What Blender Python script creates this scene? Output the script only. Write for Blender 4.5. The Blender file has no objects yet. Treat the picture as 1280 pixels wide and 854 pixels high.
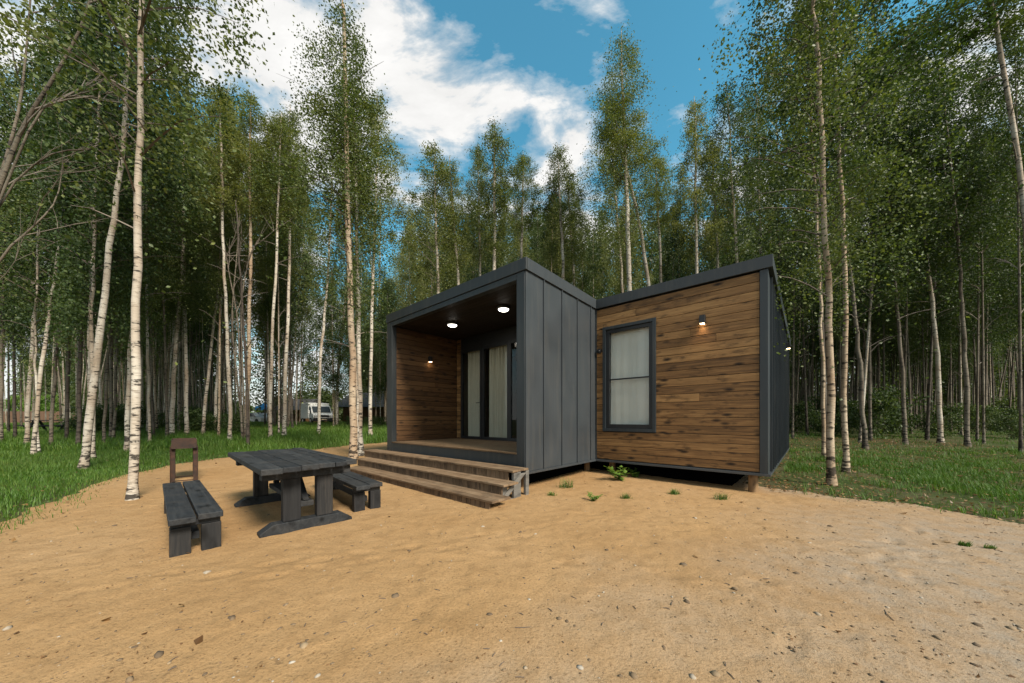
import bpy, math, random
import numpy as np
from mathutils import Vector, Matrix

R = math.radians
scene = bpy.context.scene
col = scene.collection

# ------------------------------------------------------------------ camera
CZ, FPX, HOR = 1.26, 415.9, 524.0          # eye height, focal length in px of a 1280 px wide frame, horizon row
cd = bpy.data.cameras.new('camera')
cd.sensor_width = 36.0
cd.lens = FPX / 1280 * 36
cd.shift_y = (HOR - 427) / 1280
cd.clip_start = 0.05
cd.clip_end = 2000
cam = bpy.data.objects.new('camera', cd)
cam.location = (0, 0, CZ)
cam.rotation_euler = (R(90), 0, 0)
col.objects.link(cam)
scene.camera = cam

# ------------------------------------------------------------------ light
SUN_AZ = math.atan2(0.66, -0.75)           # towards the sun, from +Y clockwise
SUN_EL = R(42)
scene.view_settings.view_transform = 'Standard'
scene.view_settings.look = 'None'
scene.view_settings.gamma = 1
scene.view_settings.exposure = 1.10
scene.view_settings.use_curve_mapping = False
w = bpy.data.worlds.new('World')
scene.world = w
w.use_nodes = True


class NT:
    """small helper to write node trees"""
    def __init__(self, tree):
        self.t = tree
        tree.nodes.clear()

    def n(self, kind, inp=None, **kw):
        nd = self.t.nodes.new(kind)
        for k, v in kw.items():
            setattr(nd, k, v)
        for k, v in (inp or {}).items():
            s = nd.inputs[k]
            if isinstance(v, tuple) and len(v) == 2 and hasattr(v[0], 'outputs'):
                self.t.links.new(v[0].outputs[v[1]], s)
            elif hasattr(v, 'outputs'):
                self.t.links.new(v.outputs[0], s)
            else:
                s.default_value = v
        return nd

    def math(self, op, a, b=0.0, c=0.0, clamp=False):
        return self.n('ShaderNodeMath', {0: a, 1: b, 2: c}, operation=op, use_clamp=clamp)

    def ramp(self, fac, stops, interp='LINEAR'):
        nd = self.n('ShaderNodeValToRGB', {0: fac})
        cr = nd.color_ramp
        cr.interpolation = interp
        while len(cr.elements) < len(stops):
            cr.elements.new(0.5)
        for e, (p, c) in zip(cr.elements, stops):
            e.position = p
            e.color = (c, c, c, 1) if isinstance(c, (int, float)) else (*c, 1)
        return nd

    def mix(self, fac, a, b, blend='MIX'):
        nd = self.n('ShaderNodeMix', data_type='RGBA', blend_type=blend)
        for idx, v in ((0, fac), (6, a), (7, b)):
            s = nd.inputs[idx]
            if isinstance(v, tuple) and len(v) == 2 and hasattr(v[0], 'outputs'):
                self.t.links.new(v[0].outputs[v[1]], s)
            elif hasattr(v, 'outputs'):
                o = v.outputs[2] if v.bl_idname == 'ShaderNodeMix' else v.outputs[0]
                self.t.links.new(o, s)
            elif idx == 0:
                s.default_value = v
            else:
                s.default_value = (*v, 1)
        return (nd, 2)


def build_world():
    g = NT(w.node_tree)
    sky = g.n('ShaderNodeTexSky', sky_type='NISHITA', sun_disc=False, sun_elevation=SUN_EL,
              sun_rotation=SUN_AZ, air_density=1.0, dust_density=0.6, ozone_density=1.2)
    tint = g.mix(1.0, sky, (0.54, 1.28, 1.14), 'MULTIPLY')
    tc = g.n('ShaderNodeTexCoord')
    nrm = g.n('ShaderNodeVectorMath', {0: (tc, 'Generated')}, operation='NORMALIZE')

    def blob(px, py, rad, gain):
        d = Vector(((px - 640) / FPX, 1, (HOR - py) / FPX)).normalized()
        dot = g.n('ShaderNodeVectorMath', {0: nrm, 1: tuple(d)}, operation='DOT_PRODUCT')
        m = g.n('ShaderNodeMapRange', {0: (dot, 'Value'), 1: math.cos(R(rad)), 2: 1.0, 3: 0.0, 4: gain})
        m.interpolation_type = 'SMOOTHSTEP'
        return m
    acc = None
    for b in ((290, 60, 15, .36), (390, 90, 15, .34), (500, 60, 10, .42), (545, 120, 11, .46), (620, 135, 8, .40), (690, 165, 8, .40),
              (470, 180, 12, .42), (600, 20, 6, .20), (760, 25, 9, .22), (700, 10, 6, .22), (860, 30, 6, .10), (100, 330, 32, .42), (1150, 330, 34, .40),
              (330, 420, 16, .46), (640, 330, 24, .30)):
        n_ = blob(*b)
        acc = n_ if acc is None else g.math('MAXIMUM', acc, n_)
    for d in ((0.3, -1, .55), (-.9, -.7, .5), (1, -.4, .5)):       # unseen cloud added behind and beside the camera to whiten the fill light
        dv = Vector(d).normalized()
        dot = g.n('ShaderNodeVectorMath', {0: nrm, 1: tuple(dv)}, operation='DOT_PRODUCT')
        m = g.n('ShaderNodeMapRange', {0: (dot, 'Value'), 1: math.cos(R(48)), 2: 1.0, 3: 0.0, 4: .5})
        acc = g.math('MAXIMUM', acc, m)
    # cloud texture on a flat ceiling far above
    sep = g.n('ShaderNodeSeparateXYZ', {0: nrm})
    zc = g.math('ADD', g.math('ABSOLUTE', (sep, 2)), 0.25)
    vx = g.math('DIVIDE', (sep, 0), zc)
    vy = g.math('DIVIDE', (sep, 1), zc)
    cv = g.n('ShaderNodeCombineXYZ', {0: vx, 1: vy, 2: 0.0})
    rot = g.n('ShaderNodeMapping', {0: cv, 'Rotation': (0, 0, R(35)), 'Scale': (1.0, 1.7, 1.0)})
    n1 = g.n('ShaderNodeTexNoise', {'Vector': rot, 'Scale': 1.9, 'Detail': 9.0, 'Roughness': 0.58, 'Distortion': 0.5})
    n2 = g.n('ShaderNodeTexNoise', {'Vector': rot, 'Scale': 4.6, 'Detail': 7.0, 'Roughness': 0.6, 'Distortion': 0.3})
    s = g.math('ADD', g.math('MULTIPLY_ADD', (n1, 0), 1.5, -0.75), g.math('MULTIPLY_ADD', (n2, 0), 1.0, 0.08))
    s = g.math('ADD', s, acc)
    cov = g.ramp(s, [(0.0, 0.0), (0.74, 0.0), (0.88, 0.42), (0.99, 0.96), (1.0, 0.96)])
    cov.color_ramp.elements[-1].position = 1.0
    low = g.n('ShaderNodeMapRange', {0: (sep, 2), 1: 0.06, 2: 0.40, 3: 0.96, 4: 0.0})      # pale air towards the horizon
    cov = g.math('MAXIMUM', cov, g.math('POWER', low, 1.3))
    shade = g.ramp((n2, 0), [(0.3, 0.78), (0.62, 1.0)])
    cc = g.mix(1.0, (5.4, 5.3, 5.15), shade, 'MULTIPLY')
    fin = g.mix(cov, tint, cc)
    bg = g.n('ShaderNodeBackground', {'Color': fin, 'Strength': 0.09})
    out = g.n('ShaderNodeOutputWorld')
    g.t.links.new(bg.outputs[0], out.inputs[0])


build_world()
sd = bpy.data.lights.new('sun', 'SUN')
sd.energy = 3.2
sd.angle = R(16)
sd.color = (1.0, 0.91, 0.77)
so = bpy.data.objects.new('sun', sd)
sv = Vector((math.sin(SUN_AZ) * math.cos(SUN_EL), math.cos(SUN_AZ) * math.cos(SUN_EL), math.sin(SUN_EL)))
so.rotation_euler = sv.to_track_quat('Z', 'Y').to_euler()
so.location = (20, -20, 30)
col.objects.link(so)


# ------------------------------------------------------------------ helpers
def tag(o, label=None, cat=None, group=None, kind=None):
    if label: o['label'] = label
    if cat: o['category'] = cat
    if group: o['group'] = group
    if kind: o['kind'] = kind
    return o


def empty(name, loc=(0, 0, 0), rz=0.0):
    o = bpy.data.objects.new(name, None)
    o.location = loc
    o.rotation_euler = (0, 0, rz)
    o.empty_display_size = 0.3
    col.objects.link(o)
    return o


class MB:
    def __init__(self):
        self.v, self.f, self.m, self.t, self.s = [], [], [], [], []

    def add(self, vs, fs, mat=0, tone=0.5, smooth=False):
        b = len(self.v)
        self.v += [tuple(p) for p in vs]
        for f in fs:
            self.f.append(tuple(i + b for i in f))
            self.m.append(mat)
            self.t.append(tone)
            self.s.append(smooth)
        return self

    def box(self, x0, x1, y0, y1, z0, z1, mat=0, tone=0.5):
        vs = [(x0, y0, z0), (x1, y0, z0), (x1, y1, z0), (x0, y1, z0), (x0, y0, z1), (x1, y0, z1), (x1, y1, z1), (x0, y1, z1)]
        return self.add(vs, [(0, 3, 2, 1), (4, 5, 6, 7), (0, 1, 5, 4), (1, 2, 6, 5), (2, 3, 7, 6), (3, 0, 4, 7)], mat, tone)

    def hexa(self, vs, mat=0, tone=0.5):
        return self.add(vs, [(0, 3, 2, 1), (4, 5, 6, 7), (0, 1, 5, 4), (1, 2, 6, 5), (2, 3, 7, 6), (3, 0, 4, 7)], mat, tone)

    def prism(self, poly, axis, a, b, mat=0, tone=0.5):
        """poly in the two other axes, extruded along axis from a to b"""
        def P(p, c):
            return {'x': (c, p[0], p[1]), 'y': (p[0], c, p[1]), 'z': (p[0], p[1], c)}[axis]
        n = len(poly)
        vs = [P(p, a) for p in poly] + [P(p, b) for p in poly]
        fs = [tuple(range(n)), tuple(range(2 * n - 1, n - 1, -1))]
        fs += [(i, i + n, (i + 1) % n + n, (i + 1) % n) for i in range(n)]
        return self.add(vs, fs, mat, tone)

    def tube(self, pts, rad, sides=6, mat=0, tone=0.5, smooth=True, caps=True):
        pts = [Vector(p) for p in pts]
        n = len(pts)
        vs, fs = [], []
        for i, p in enumerate(pts):
            d = (pts[min(i + 1, n - 1)] - pts[max(i - 1, 0)]).normalized()
            ref = Vector((1, 0, 0)) if abs(d.x) < 0.8 else Vector((0, 1, 0))
            a = d.cross(ref).normalized()
            b = d.cross(a)
            r = rad[i] if hasattr(rad, '__len__') else rad
            for k in range(sides):
                t = 2 * math.pi * k / sides
                vs.append(p + a * (r * math.cos(t)) + b * (r * math.sin(t)))
        for i in range(n - 1):
            for k in range(sides):
                k2 = (k + 1) % sides
                fs.append((i * sides + k, i * sides + k2, (i + 1) * sides + k2, (i + 1) * sides + k))
        self.add(vs, fs, mat, tone, smooth)
        if caps:
            self.add([vs[k] for k in range(sides)], [tuple(range(sides))[::-1]], mat, tone)
            self.add([vs[(n - 1) * sides + k] for k in range(sides)], [tuple(range(sides))], mat, tone)
        return self

    def lathe(self, prof, c=(0, 0, 0), sides=20, mat=0, smooth=True):
        vs, fs = [], []
        for r, z in prof:
            for k in range(sides):
                t = 2 * math.pi * k / sides
                vs.append((c[0] + r * math.cos(t), c[1] + r * math.sin(t), c[2] + z))
        for i in range(len(prof) - 1):
            for k in range(sides):
                k2 = (k + 1) % sides
                fs.append((i * sides + k, i * sides + k2, (i + 1) * sides + k2, (i + 1) * sides + k))
        return self.add(vs, fs, mat, 0.5, smooth)

    def mesh(self, name, mats):
        me = bpy.data.meshes.new(name)
        me.from_pydata(self.v, [], self.f)
        for m in (mats if isinstance(mats, (list, tuple)) else [mats]):
            me.materials.append(m)
        me.polygons.foreach_set('material_index', self.m)
        me.polygons.foreach_set('use_smooth', self.s)
        at = me.attributes.new('tone', 'FLOAT', 'FACE')
        at.data.foreach_set('value', np.array(self.t, dtype=np.float32))
        me.update()
        return me

    def build(self, name, mats, parent=None, loc=None, bevel=0.0, rot=None):
        o = bpy.data.objects.new(name, self.mesh(name, mats))
        if loc: o.location = loc
        if rot: o.rotation_euler = rot
        if parent: o.parent = parent
        col.objects.link(o)
        if bevel:
            b = o.modifiers.new('bevel', 'BEVEL')
            b.width = bevel
            b.segments = 2
            b.limit_method = 'ANGLE'
        return o


def np_mesh(name, verts, faces, mats, attrs=None, midx=None, smooth=False):
    """verts (n,3), faces (m,k) arrays"""
    me = bpy.data.meshes.new(name)
    n, m, k = len(verts), len(faces), faces.shape[1]
    me.vertices.add(n)
    me.vertices.foreach_set('co', np.ascontiguousarray(verts, dtype=np.float32).ravel())
    me.loops.add(m * k)
    me.loops.foreach_set('vertex_index', np.ascontiguousarray(faces, dtype=np.int32).ravel())
    me.polygons.add(m)
    me.polygons.foreach_set('loop_start', np.arange(0, m * k, k, dtype=np.int32))
    me.polygons.foreach_set('loop_total', np.full(m, k, dtype=np.int32))
    for x in mats:
        me.materials.append(x)
    if midx is not None:
        me.polygons.foreach_set('material_index', np.asarray(midx, dtype=np.int32))
    me.polygons.foreach_set('use_smooth', np.full(m, smooth, dtype=bool))
    for an, (dom, val) in (attrs or {}).items():
        a = me.attributes.new(an, 'FLOAT', dom)
        a.data.foreach_set('value', np.ascontiguousarray(val, dtype=np.float32))
    me.update(calc_edges=True)
    me.validate()
    return me


def link_mesh(name, me, parent=None, loc=None):
    o = bpy.data.objects.new(name, me)
    if parent: o.parent = parent
    if loc is not None: o.location = loc
    col.objects.link(o)
    return o


# value noise (numpy), used for terrain and edges
_rng = np.random.default_rng(7)
_tab = _rng.random((256, 256))


def vnoise(x, y):
    x = np.asarray(x, dtype=float); y = np.asarray(y, dtype=float)
    xi = np.floor(x).astype(int); yi = np.floor(y).astype(int)
    fx = x - xi; fy = y - yi
    fx = fx * fx * (3 - 2 * fx); fy = fy * fy * (3 - 2 * fy)
    a = _tab[xi % 256, yi % 256]; b = _tab[(xi + 1) % 256, yi % 256]
    c = _tab[xi % 256, (yi + 1) % 256]; d = _tab[(xi + 1) % 256, (yi + 1) % 256]
    return (a * (1 - fx) + b * fx) * (1 - fy) + (c * (1 - fx) + d * fx) * fy


def fbm(x, y, o=4):
    s = 0; a = 0.5
    for i in range(o):
        s = s + a * (vnoise(x * 2 ** i + 17 * i, y * 2 ** i + 31 * i) - 0.5)
        a *= 0.5
    return s


def gh(x, y):
    """ground height: level clearing, rising gently into the wood"""
    x = np.asarray(x, dtype=float); y = np.asarray(y, dtype=float)
    d = np.maximum(0, y - 6.5)
    base = 0.75 * (1 - np.exp(-(d * d / (d + 1.0)) / 14.0))
    und = 0.10 * fbm(x * 0.35 + 5, y * 0.35 + 9, 3) * np.clip((np.hypot(x, y) - 5) / 5, 0.15, 1)
    return base + und


def ground_at(px, py):
    """the point of the ground sheet seen at a pixel of the photograph"""
    Y = 1.0
    while Y < 150:
        X = (px - 640) / FPX * Y
        if CZ - (py - HOR) / FPX * Y <= float(gh(X, Y)):
            break
        Y += 0.02
    return X, Y, float(gh(X, Y))


# ------------------------------------------------------------------ materials
def mat(name, fn):
    m = bpy.data.materials.new(name)
    m.use_nodes = True
    g = NT(m.node_tree)
    out = g.n('ShaderNodeOutputMaterial')
    sh = fn(g)
    s = sh if isinstance(sh, tuple) else (sh, 0)
    g.t.links.new(s[0].outputs[s[1]], out.inputs[0])
    return m


def coords(g, which='Object', scale=(1, 1, 1), rot=(0, 0, 0), loc=(0, 0, 0)):
    tc = g.n('ShaderNodeTexCoord')
    return g.n('ShaderNodeMapping', {0: (tc, which), 'Scale': scale, 'Rotation': rot, 'Location': loc})


def bump(g, h, strength, dist, normal=None):
    d = {'Height': h, 'Strength': strength, 'Distance': dist}
    if normal is not None: d['Normal'] = normal
    return g.n('ShaderNodeBump', d)


def metal_paint(base, rough=0.42, var=0.12):
    def f(g):
        c = coords(g)
        n = g.n('ShaderNodeTexNoise', {'Vector': c, 'Scale': 1.3, 'Detail': 5.0})
        n2 = g.n('ShaderNodeTexNoise', {'Vector': coords(g, scale=(6, 6, .5)), 'Scale': 2.0, 'Detail': 4.0})
        lo = tuple(x * (1 - var) for x in base); hi = tuple(x * (1 + var) for x in base)
        cc = g.ramp((n, 0), [(0.3, lo), (0.7, hi)])
        dust = g.mix(g.ramp((n2, 0), [(0.5, 0.0), (0.8, 0.16)]), cc, (0.16, 0.14, 0.11))
        r = g.ramp((n, 0), [(0.3, rough - .06), (0.7, rough + .08)])
        b = bump(g, (n, 0), 0.12, 0.02)
        return g.n('ShaderNodeBsdfPrincipled', {'Base Color': dust, 'Roughness': r, 'Normal': b, 'Specular IOR Level': 0.5})
    return f


def wood(dark, mid, light, axis='x', rough=0.65, knots=True, scale=1.0, grime=0.0):
    st = {'x': (1.2, 22, 22), 'y': (22, 1.2, 22), 'z': (22, 22, 1.2)}[axis]
    kn = {'x': (3.6, 10, 10), 'y': (10, 3.6, 10), 'z': (10, 10, 3.6)}[axis]

    def f(g):
        at = g.n('ShaderNodeAttribute', attribute_name='tone')
        tc = g.n('ShaderNodeTexCoord')
        off = g.n('ShaderNodeVectorMath', {0: (at, 'Fac'), 1: (37.0, 53.0, 91.0)}, operation='MULTIPLY')
        p = g.n('ShaderNodeVectorMath', {0: (tc, 'Object'), 1: off}, operation='ADD')
        m1 = g.n('ShaderNodeMapping', {0: p, 'Scale': tuple(s * scale for s in st)})
        m2 = g.n('ShaderNodeMapping', {0: p, 'Scale': kn})
        g1 = g.n('ShaderNodeTexNoise', {'Vector': m1, 'Scale': 1.0, 'Detail': 7.0, 'Roughness': 0.62, 'Distortion': 1.2})
        g2 = g.n('ShaderNodeTexNoise', {'Vector': m1, 'Scale': 4.0, 'Detail': 4.0, 'Roughness': 0.6})
        blot = g.n('ShaderNodeTexNoise', {'Vector': m2, 'Scale': 0.9, 'Detail': 4.0, 'Roughness': 0.6})
        s = g.math('ADD', g.math('MULTIPLY', (g1, 0), 0.75), g.math('MULTIPLY', (g2, 0), 0.25))
        s = g.math('ADD', s, g.math('MULTIPLY', g.math('SUBTRACT', (at, 'Fac'), 0.5), 0.26))
        c = g.ramp(s, [(0.22, dark), (0.47, mid), (0.80, light)])
        bl = g.ramp((blot, 0), [(0.55, 0.0), (0.70, 0.72)])
        c = g.mix(bl, c, tuple(x * 0.45 for x in dark))
        if knots:
            vo = g.n('ShaderNodeTexVoronoi', {'Vector': m2, 'Scale': 0.75, 'Randomness': 1.0})
            kf = g.ramp((vo, 'Distance'), [(0.07, 0.97), (0.15, 0.70), (0.27, 0.0)])
            c = g.mix(kf, c, tuple(x * 0.25 for x in dark))
        if grime:
            gn = g.n('ShaderNodeTexNoise', {'Vector': (tc, 'Object'), 'Scale': 5.0, 'Detail': 6.0})
            c = g.mix(g.ramp((gn, 0), [(0.45, 0.0), (0.75, grime)]), c, (0.30, 0.22, 0.14))
        b = bump(g, s, 0.35, 0.006)
        return g.n('ShaderNodeBsdfPrincipled', {'Base Color': c, 'Roughness': rough, 'Normal': b, 'Specular IOR Level': 0.3})
    return f


def flat(base, rough=0.6, metallic=0.0, nscale=6.0, var=0.15, spec=0.4):
    def f(g):
        n = g.n('ShaderNodeTexNoise', {'Vector': coords(g), 'Scale': nscale, 'Detail': 5.0})
        cc = g.ramp((n, 0), [(0.3, tuple(x * (1 - var) for x in base)), (0.7, tuple(x * (1 + var) for x in base))])
        return g.n('ShaderNodeBsdfPrincipled', {'Base Color': cc, 'Roughness': rough, 'Metallic': metallic, 'Specular IOR Level': spec})
    return f


def glass_mat(tint=(0.85, 0.9, 0.9), ior=1.5):
    def f(g):
        fr = g.n('ShaderNodeFresnel', {'IOR': ior})
        t = g.n('ShaderNodeBsdfTransparent', {'Color': (*tint, 1)})
        gl = g.n('ShaderNodeBsdfGlossy', {'Color': (0.95, 0.97, 1, 1), 'Roughness': 0.02})
        geo = g.n('ShaderNodeNewGeometry')
        fac = g.math('MULTIPLY', fr, g.math('SUBTRACT', 1.0, (geo, 'Backfacing')))     # a thin sheet: only the outer face mirrors
        return g.n('ShaderNodeMixShader', {0: fac, 1: t, 2: gl})
    return f


def emit(colr, s):
    return lambda g: g.n('ShaderNodeEmission', {'Color': (*colr, 1), 'Strength': s})


def leaf_mat(dark, mid, light, trans=0.35):
    def f(g):
        at = g.n('ShaderNodeAttribute', attribute_name='tone')
        oi = g.n('ShaderNodeObjectInfo')
        s = g.math('ADD', g.math('MULTIPLY', (at, 'Fac'), 0.7), g.math('MULTIPLY', (oi, 'Random'), 0.3))
        c = g.ramp(s, [(0.1, dark), (0.5, mid), (0.92, light)])
        p = g.n('ShaderNodeBsdfPrincipled', {'Base Color': c, 'Roughness': 0.5, 'Specular IOR Level': 0.35})
        tcol = g.mix(1.0, c, (1.25, 1.25, 0.6), 'MULTIPLY')
        t = g.n('ShaderNodeBsdfTranslucent', {'Color': tcol})
        return g.n('ShaderNodeMixShader', {0: trans, 1: p, 2: t})
    return f


def bark_mat(white, brown, dark, dash=0.5):
    def f(g):
        oi = g.n('ShaderNodeObjectInfo')
        tc = g.n('ShaderNodeTexCoord')
        off = g.n('ShaderNodeVectorMath', {0: (oi, 'Random'), 1: (31.0, 57.0, 83.0)}, operation='MULTIPLY')
        p = g.n('ShaderNodeVectorMath', {0: (tc, 'Object'), 1: off}, operation='ADD')
        m1 = g.n('ShaderNodeMapping', {0: p, 'Scale': (5.0, 5.0, 17.0)})
        m2 = g.n('ShaderNodeMapping', {0: p, 'Scale': (7.0, 7.0, 70.0)})
        m3 = g.n('ShaderNodeMapping', {0: p, 'Scale': (1.0, 1.0, 0.7)})
        big = g.n('ShaderNodeTexNoise', {'Vector': m1, 'Scale': 1.0, 'Detail': 4.0, 'Roughness': 0.6})
        fine = g.n('ShaderNodeTexNoise', {'Vector': m2, 'Scale': 1.0, 'Detail': 3.0, 'Roughness': 0.5})
        hue = g.n('ShaderNodeTexNoise', {'Vector': m3, 'Scale': 1.5, 'Detail': 3.0})
        c = g.mix(g.ramp((hue, 0), [(0.36, 0.0), (0.62, 0.85)]), white, brown)
        c = g.mix(g.ramp((fine, 0), [(0.55, 0.0), (0.64, 0.6)]), c, tuple(x * 0.45 for x in brown))
        sepx = g.n('ShaderNodeSeparateXYZ', {0: (tc, 'Object')})
        low = g.n('ShaderNodeMapRange', {0: (sepx, 2), 1: 0.0, 2: 1.1, 3: 0.10, 4: 0.0})
        thr = g.math('ADD', (big, 0), low)
        c = g.mix(g.ramp(thr, [(0.565, 0.0), (0.62, 0.95)]), c, dark)
        b = bump(g, (big, 0), 0.5, 0.02, bump(g, (fine, 0), 0.3, 0.006))
        return g.n('ShaderNodeBsdfPrincipled', {'Base Color': c, 'Roughness': 0.75, 'Normal': b, 'Specular IOR Level': 0.25})
    return f


def sand_fn(g):
    tc = g.n('ShaderNodeTexCoord')
    P = (tc, 'Object')
    big = g.n('ShaderNodeTexNoise', {'Vector': P, 'Scale': 0.55, 'Detail': 5.0, 'Roughness': 0.55})
    mid = g.n('ShaderNodeTexNoise', {'Vector': P, 'Scale': 5.0, 'Detail': 6.0, 'Roughness': 0.65})
    fine = g.n('ShaderNodeTexNoise', {'Vector': P, 'Scale': 60.0, 'Detail': 5.0, 'Roughness': 0.7})
    grain = g.n('ShaderNodeTexNoise', {'Vector': P, 'Scale': 240.0, 'Detail': 2.0})
    gravel = g.n('ShaderNodeAttribute', attribute_name='gravel')
    c = g.ramp((big, 0), [(0.30, (0.315, 0.184, 0.080)), (0.52, (0.362, 0.220, 0.102)), (0.72, (0.378, 0.238, 0.119))])
    c = g.mix(g.ramp((mid, 0), [(0.50, 0.0), (0.70, 0.5)]), c, (0.21, 0.120, 0.052))
    c = g.mix(g.ramp((mid, 0), [(0.28, 0.35), (0.45, 0.0)]), c, (0.45, 0.285, 0.145))
    gm = g.math('MULTIPLY', (gravel, 'Fac'), g.ramp((mid, 0), [(0.34, 1.0), (0.68, 0.35)]))
    c = g.mix(gm, c, (0.29, 0.238, 0.185))
    sp = g.n('ShaderNodeTexNoise', {'Vector': P, 'Scale': 21.0, 'Detail': 5.0, 'Roughness': 0.7})
    clus = g.math('MULTIPLY', g.ramp((sp, 0), [(0.60, 0.0), (0.655, 0.8)]), g.ramp((big, 0), [(0.40, 0.25), (0.58, 1.0)]))
    c = g.mix(clus, c, (0.17, 0.105, 0.055))
    c = g.mix(g.ramp((fine, 0), [(0.52, 0.0), (0.70, 0.85)]), c, (0.16, 0.100, 0.050))
    c = g.mix(g.ramp((fine, 0), [(0.25, 0.4), (0.42, 0.0)]), c, (0.50, 0.35, 0.20))
    c = g.mix(g.ramp((grain, 0), [(0.35, 0.25), (0.6, 0.0)]), c, (0.25, 0.16, 0.08))
    b1 = bump(g, (mid, 0), 0.45, 0.05)
    b2 = bump(g, (fine, 0), 0.6, 0.012, b1)
    b3 = bump(g, (grain, 0), 0.4, 0.003, b2)
    return g.n('ShaderNodeBsdfPrincipled', {'Base Color': c, 'Roughness': 0.95, 'Normal': b3, 'Specular IOR Level': 0.1})


def soil_fn(g):
    tc = g.n('ShaderNodeTexCoord')
    P = (tc, 'Object')
    n1 = g.n('ShaderNodeTexNoise', {'Vector': P, 'Scale': 0.7, 'Detail': 6.0, 'Roughness': 0.6})
    n2 = g.n('ShaderNodeTexNoise', {'Vector': P, 'Scale': 9.0, 'Detail': 6.0, 'Roughness': 0.7})
    vo = g.n('ShaderNodeTexVoronoi', {'Vector': P, 'Scale': 26.0})
    md = g.n('ShaderNodeAttribute', attribute_name='meadow')
    c = g.ramp((n2, 0), [(0.3, (0.022, 0.034, 0.010)), (0.5, (0.042, 0.066, 0.016)), (0.7, (0.085, 0.075, 0.034))])
    lf = g.mix(0.8, c, (vo, 'Color'), 'MULTIPLY')
    c = g.mix(g.ramp((n1, 0), [(0.42, 0.0), (0.62, 0.75)]), c, (0.11, 0.082, 0.05))
    c = g.mix(0.35, c, lf)
    mcol = g.ramp((n2, 0), [(0.3, (0.10, 0.16, 0.025)), (0.7, (0.20, 0.25, 0.06))])
    c = g.mix((md, 'Fac'), c, mcol)
    b = bump(g, (n2, 0), 0.7, 0.05)
    return g.n('ShaderNodeBsdfPrincipled', {'Base Color': c, 'Roughness': 0.95, 'Normal': b, 'Specular IOR Level': 0.1})


def stone_fn(g):
    at = g.n('ShaderNodeAttribute', attribute_name='tone')
    c = g.ramp((at, 'Fac'), [(0.0, (0.09, 0.06, 0.035)), (0.35, (0.17, 0.115, 0.065)), (0.6, (0.27, 0.19, 0.11)), (0.85, (0.30, 0.26, 0.21)), (1.0, (0.50, 0.46, 0.40))])
    return g.n('ShaderNodeBsdfPrincipled', {'Base Color': c, 'Roughness': 0.9})


def rust_fn(g):
    P = coords(g)
    n1 = g.n('ShaderNodeTexNoise', {'Vector': P, 'Scale': 7.0, 'Detail': 8.0, 'Roughness': 0.65})
    n2 = g.n('ShaderNodeTexNoise', {'Vector': P, 'Scale': 40.0, 'Detail': 4.0})
    c = g.ramp((n1, 0), [(0.3, (0.010, 0.007, 0.006)), (0.52, (0.036, 0.016, 0.009)), (0.80, (0.10, 0.040, 0.018))])
    c = g.mix(g.ramp((n2, 0), [(0.5, 0.0), (0.7, 0.4)]), c, (0.05, 0.03, 0.02))
    return g.n('ShaderNodeBsdfPrincipled', {'Base Color': c, 'Roughness': 0.85, 'Normal': bump(g, (n2, 0), 0.4, 0.004)})


def curtain_fn(base, trans):
    def f(g):
        n = g.n('ShaderNodeTexNoise', {'Vector': coords(g, scale=(30, 30, 2)), 'Scale': 3.0, 'Detail': 3.0})
        c = g.ramp((n, 0), [(0.3, tuple(x * .85 for x in base)), (0.7, base)])
        d = g.n('ShaderNodeBsdfDiffuse', {'Color': c})
        t = g.n('ShaderNodeBsdfTranslucent', {'Color': c})
        return g.n('ShaderNodeMixShader', {0: trans, 1: d, 2: t})
    return f


def road_fn(g):
    n = g.n('ShaderNodeTexNoise', {'Vector': coords(g), 'Scale': 8.0, 'Detail': 6.0})
    c = g.ramp((n, 0), [(0.3, (0.34, 0.31, 0.26)), (0.7, (0.50, 0.47, 0.41))])
    return g.n('ShaderNodeBsdfPrincipled', {'Base Color': c, 'Roughness': 0.95})


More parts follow.
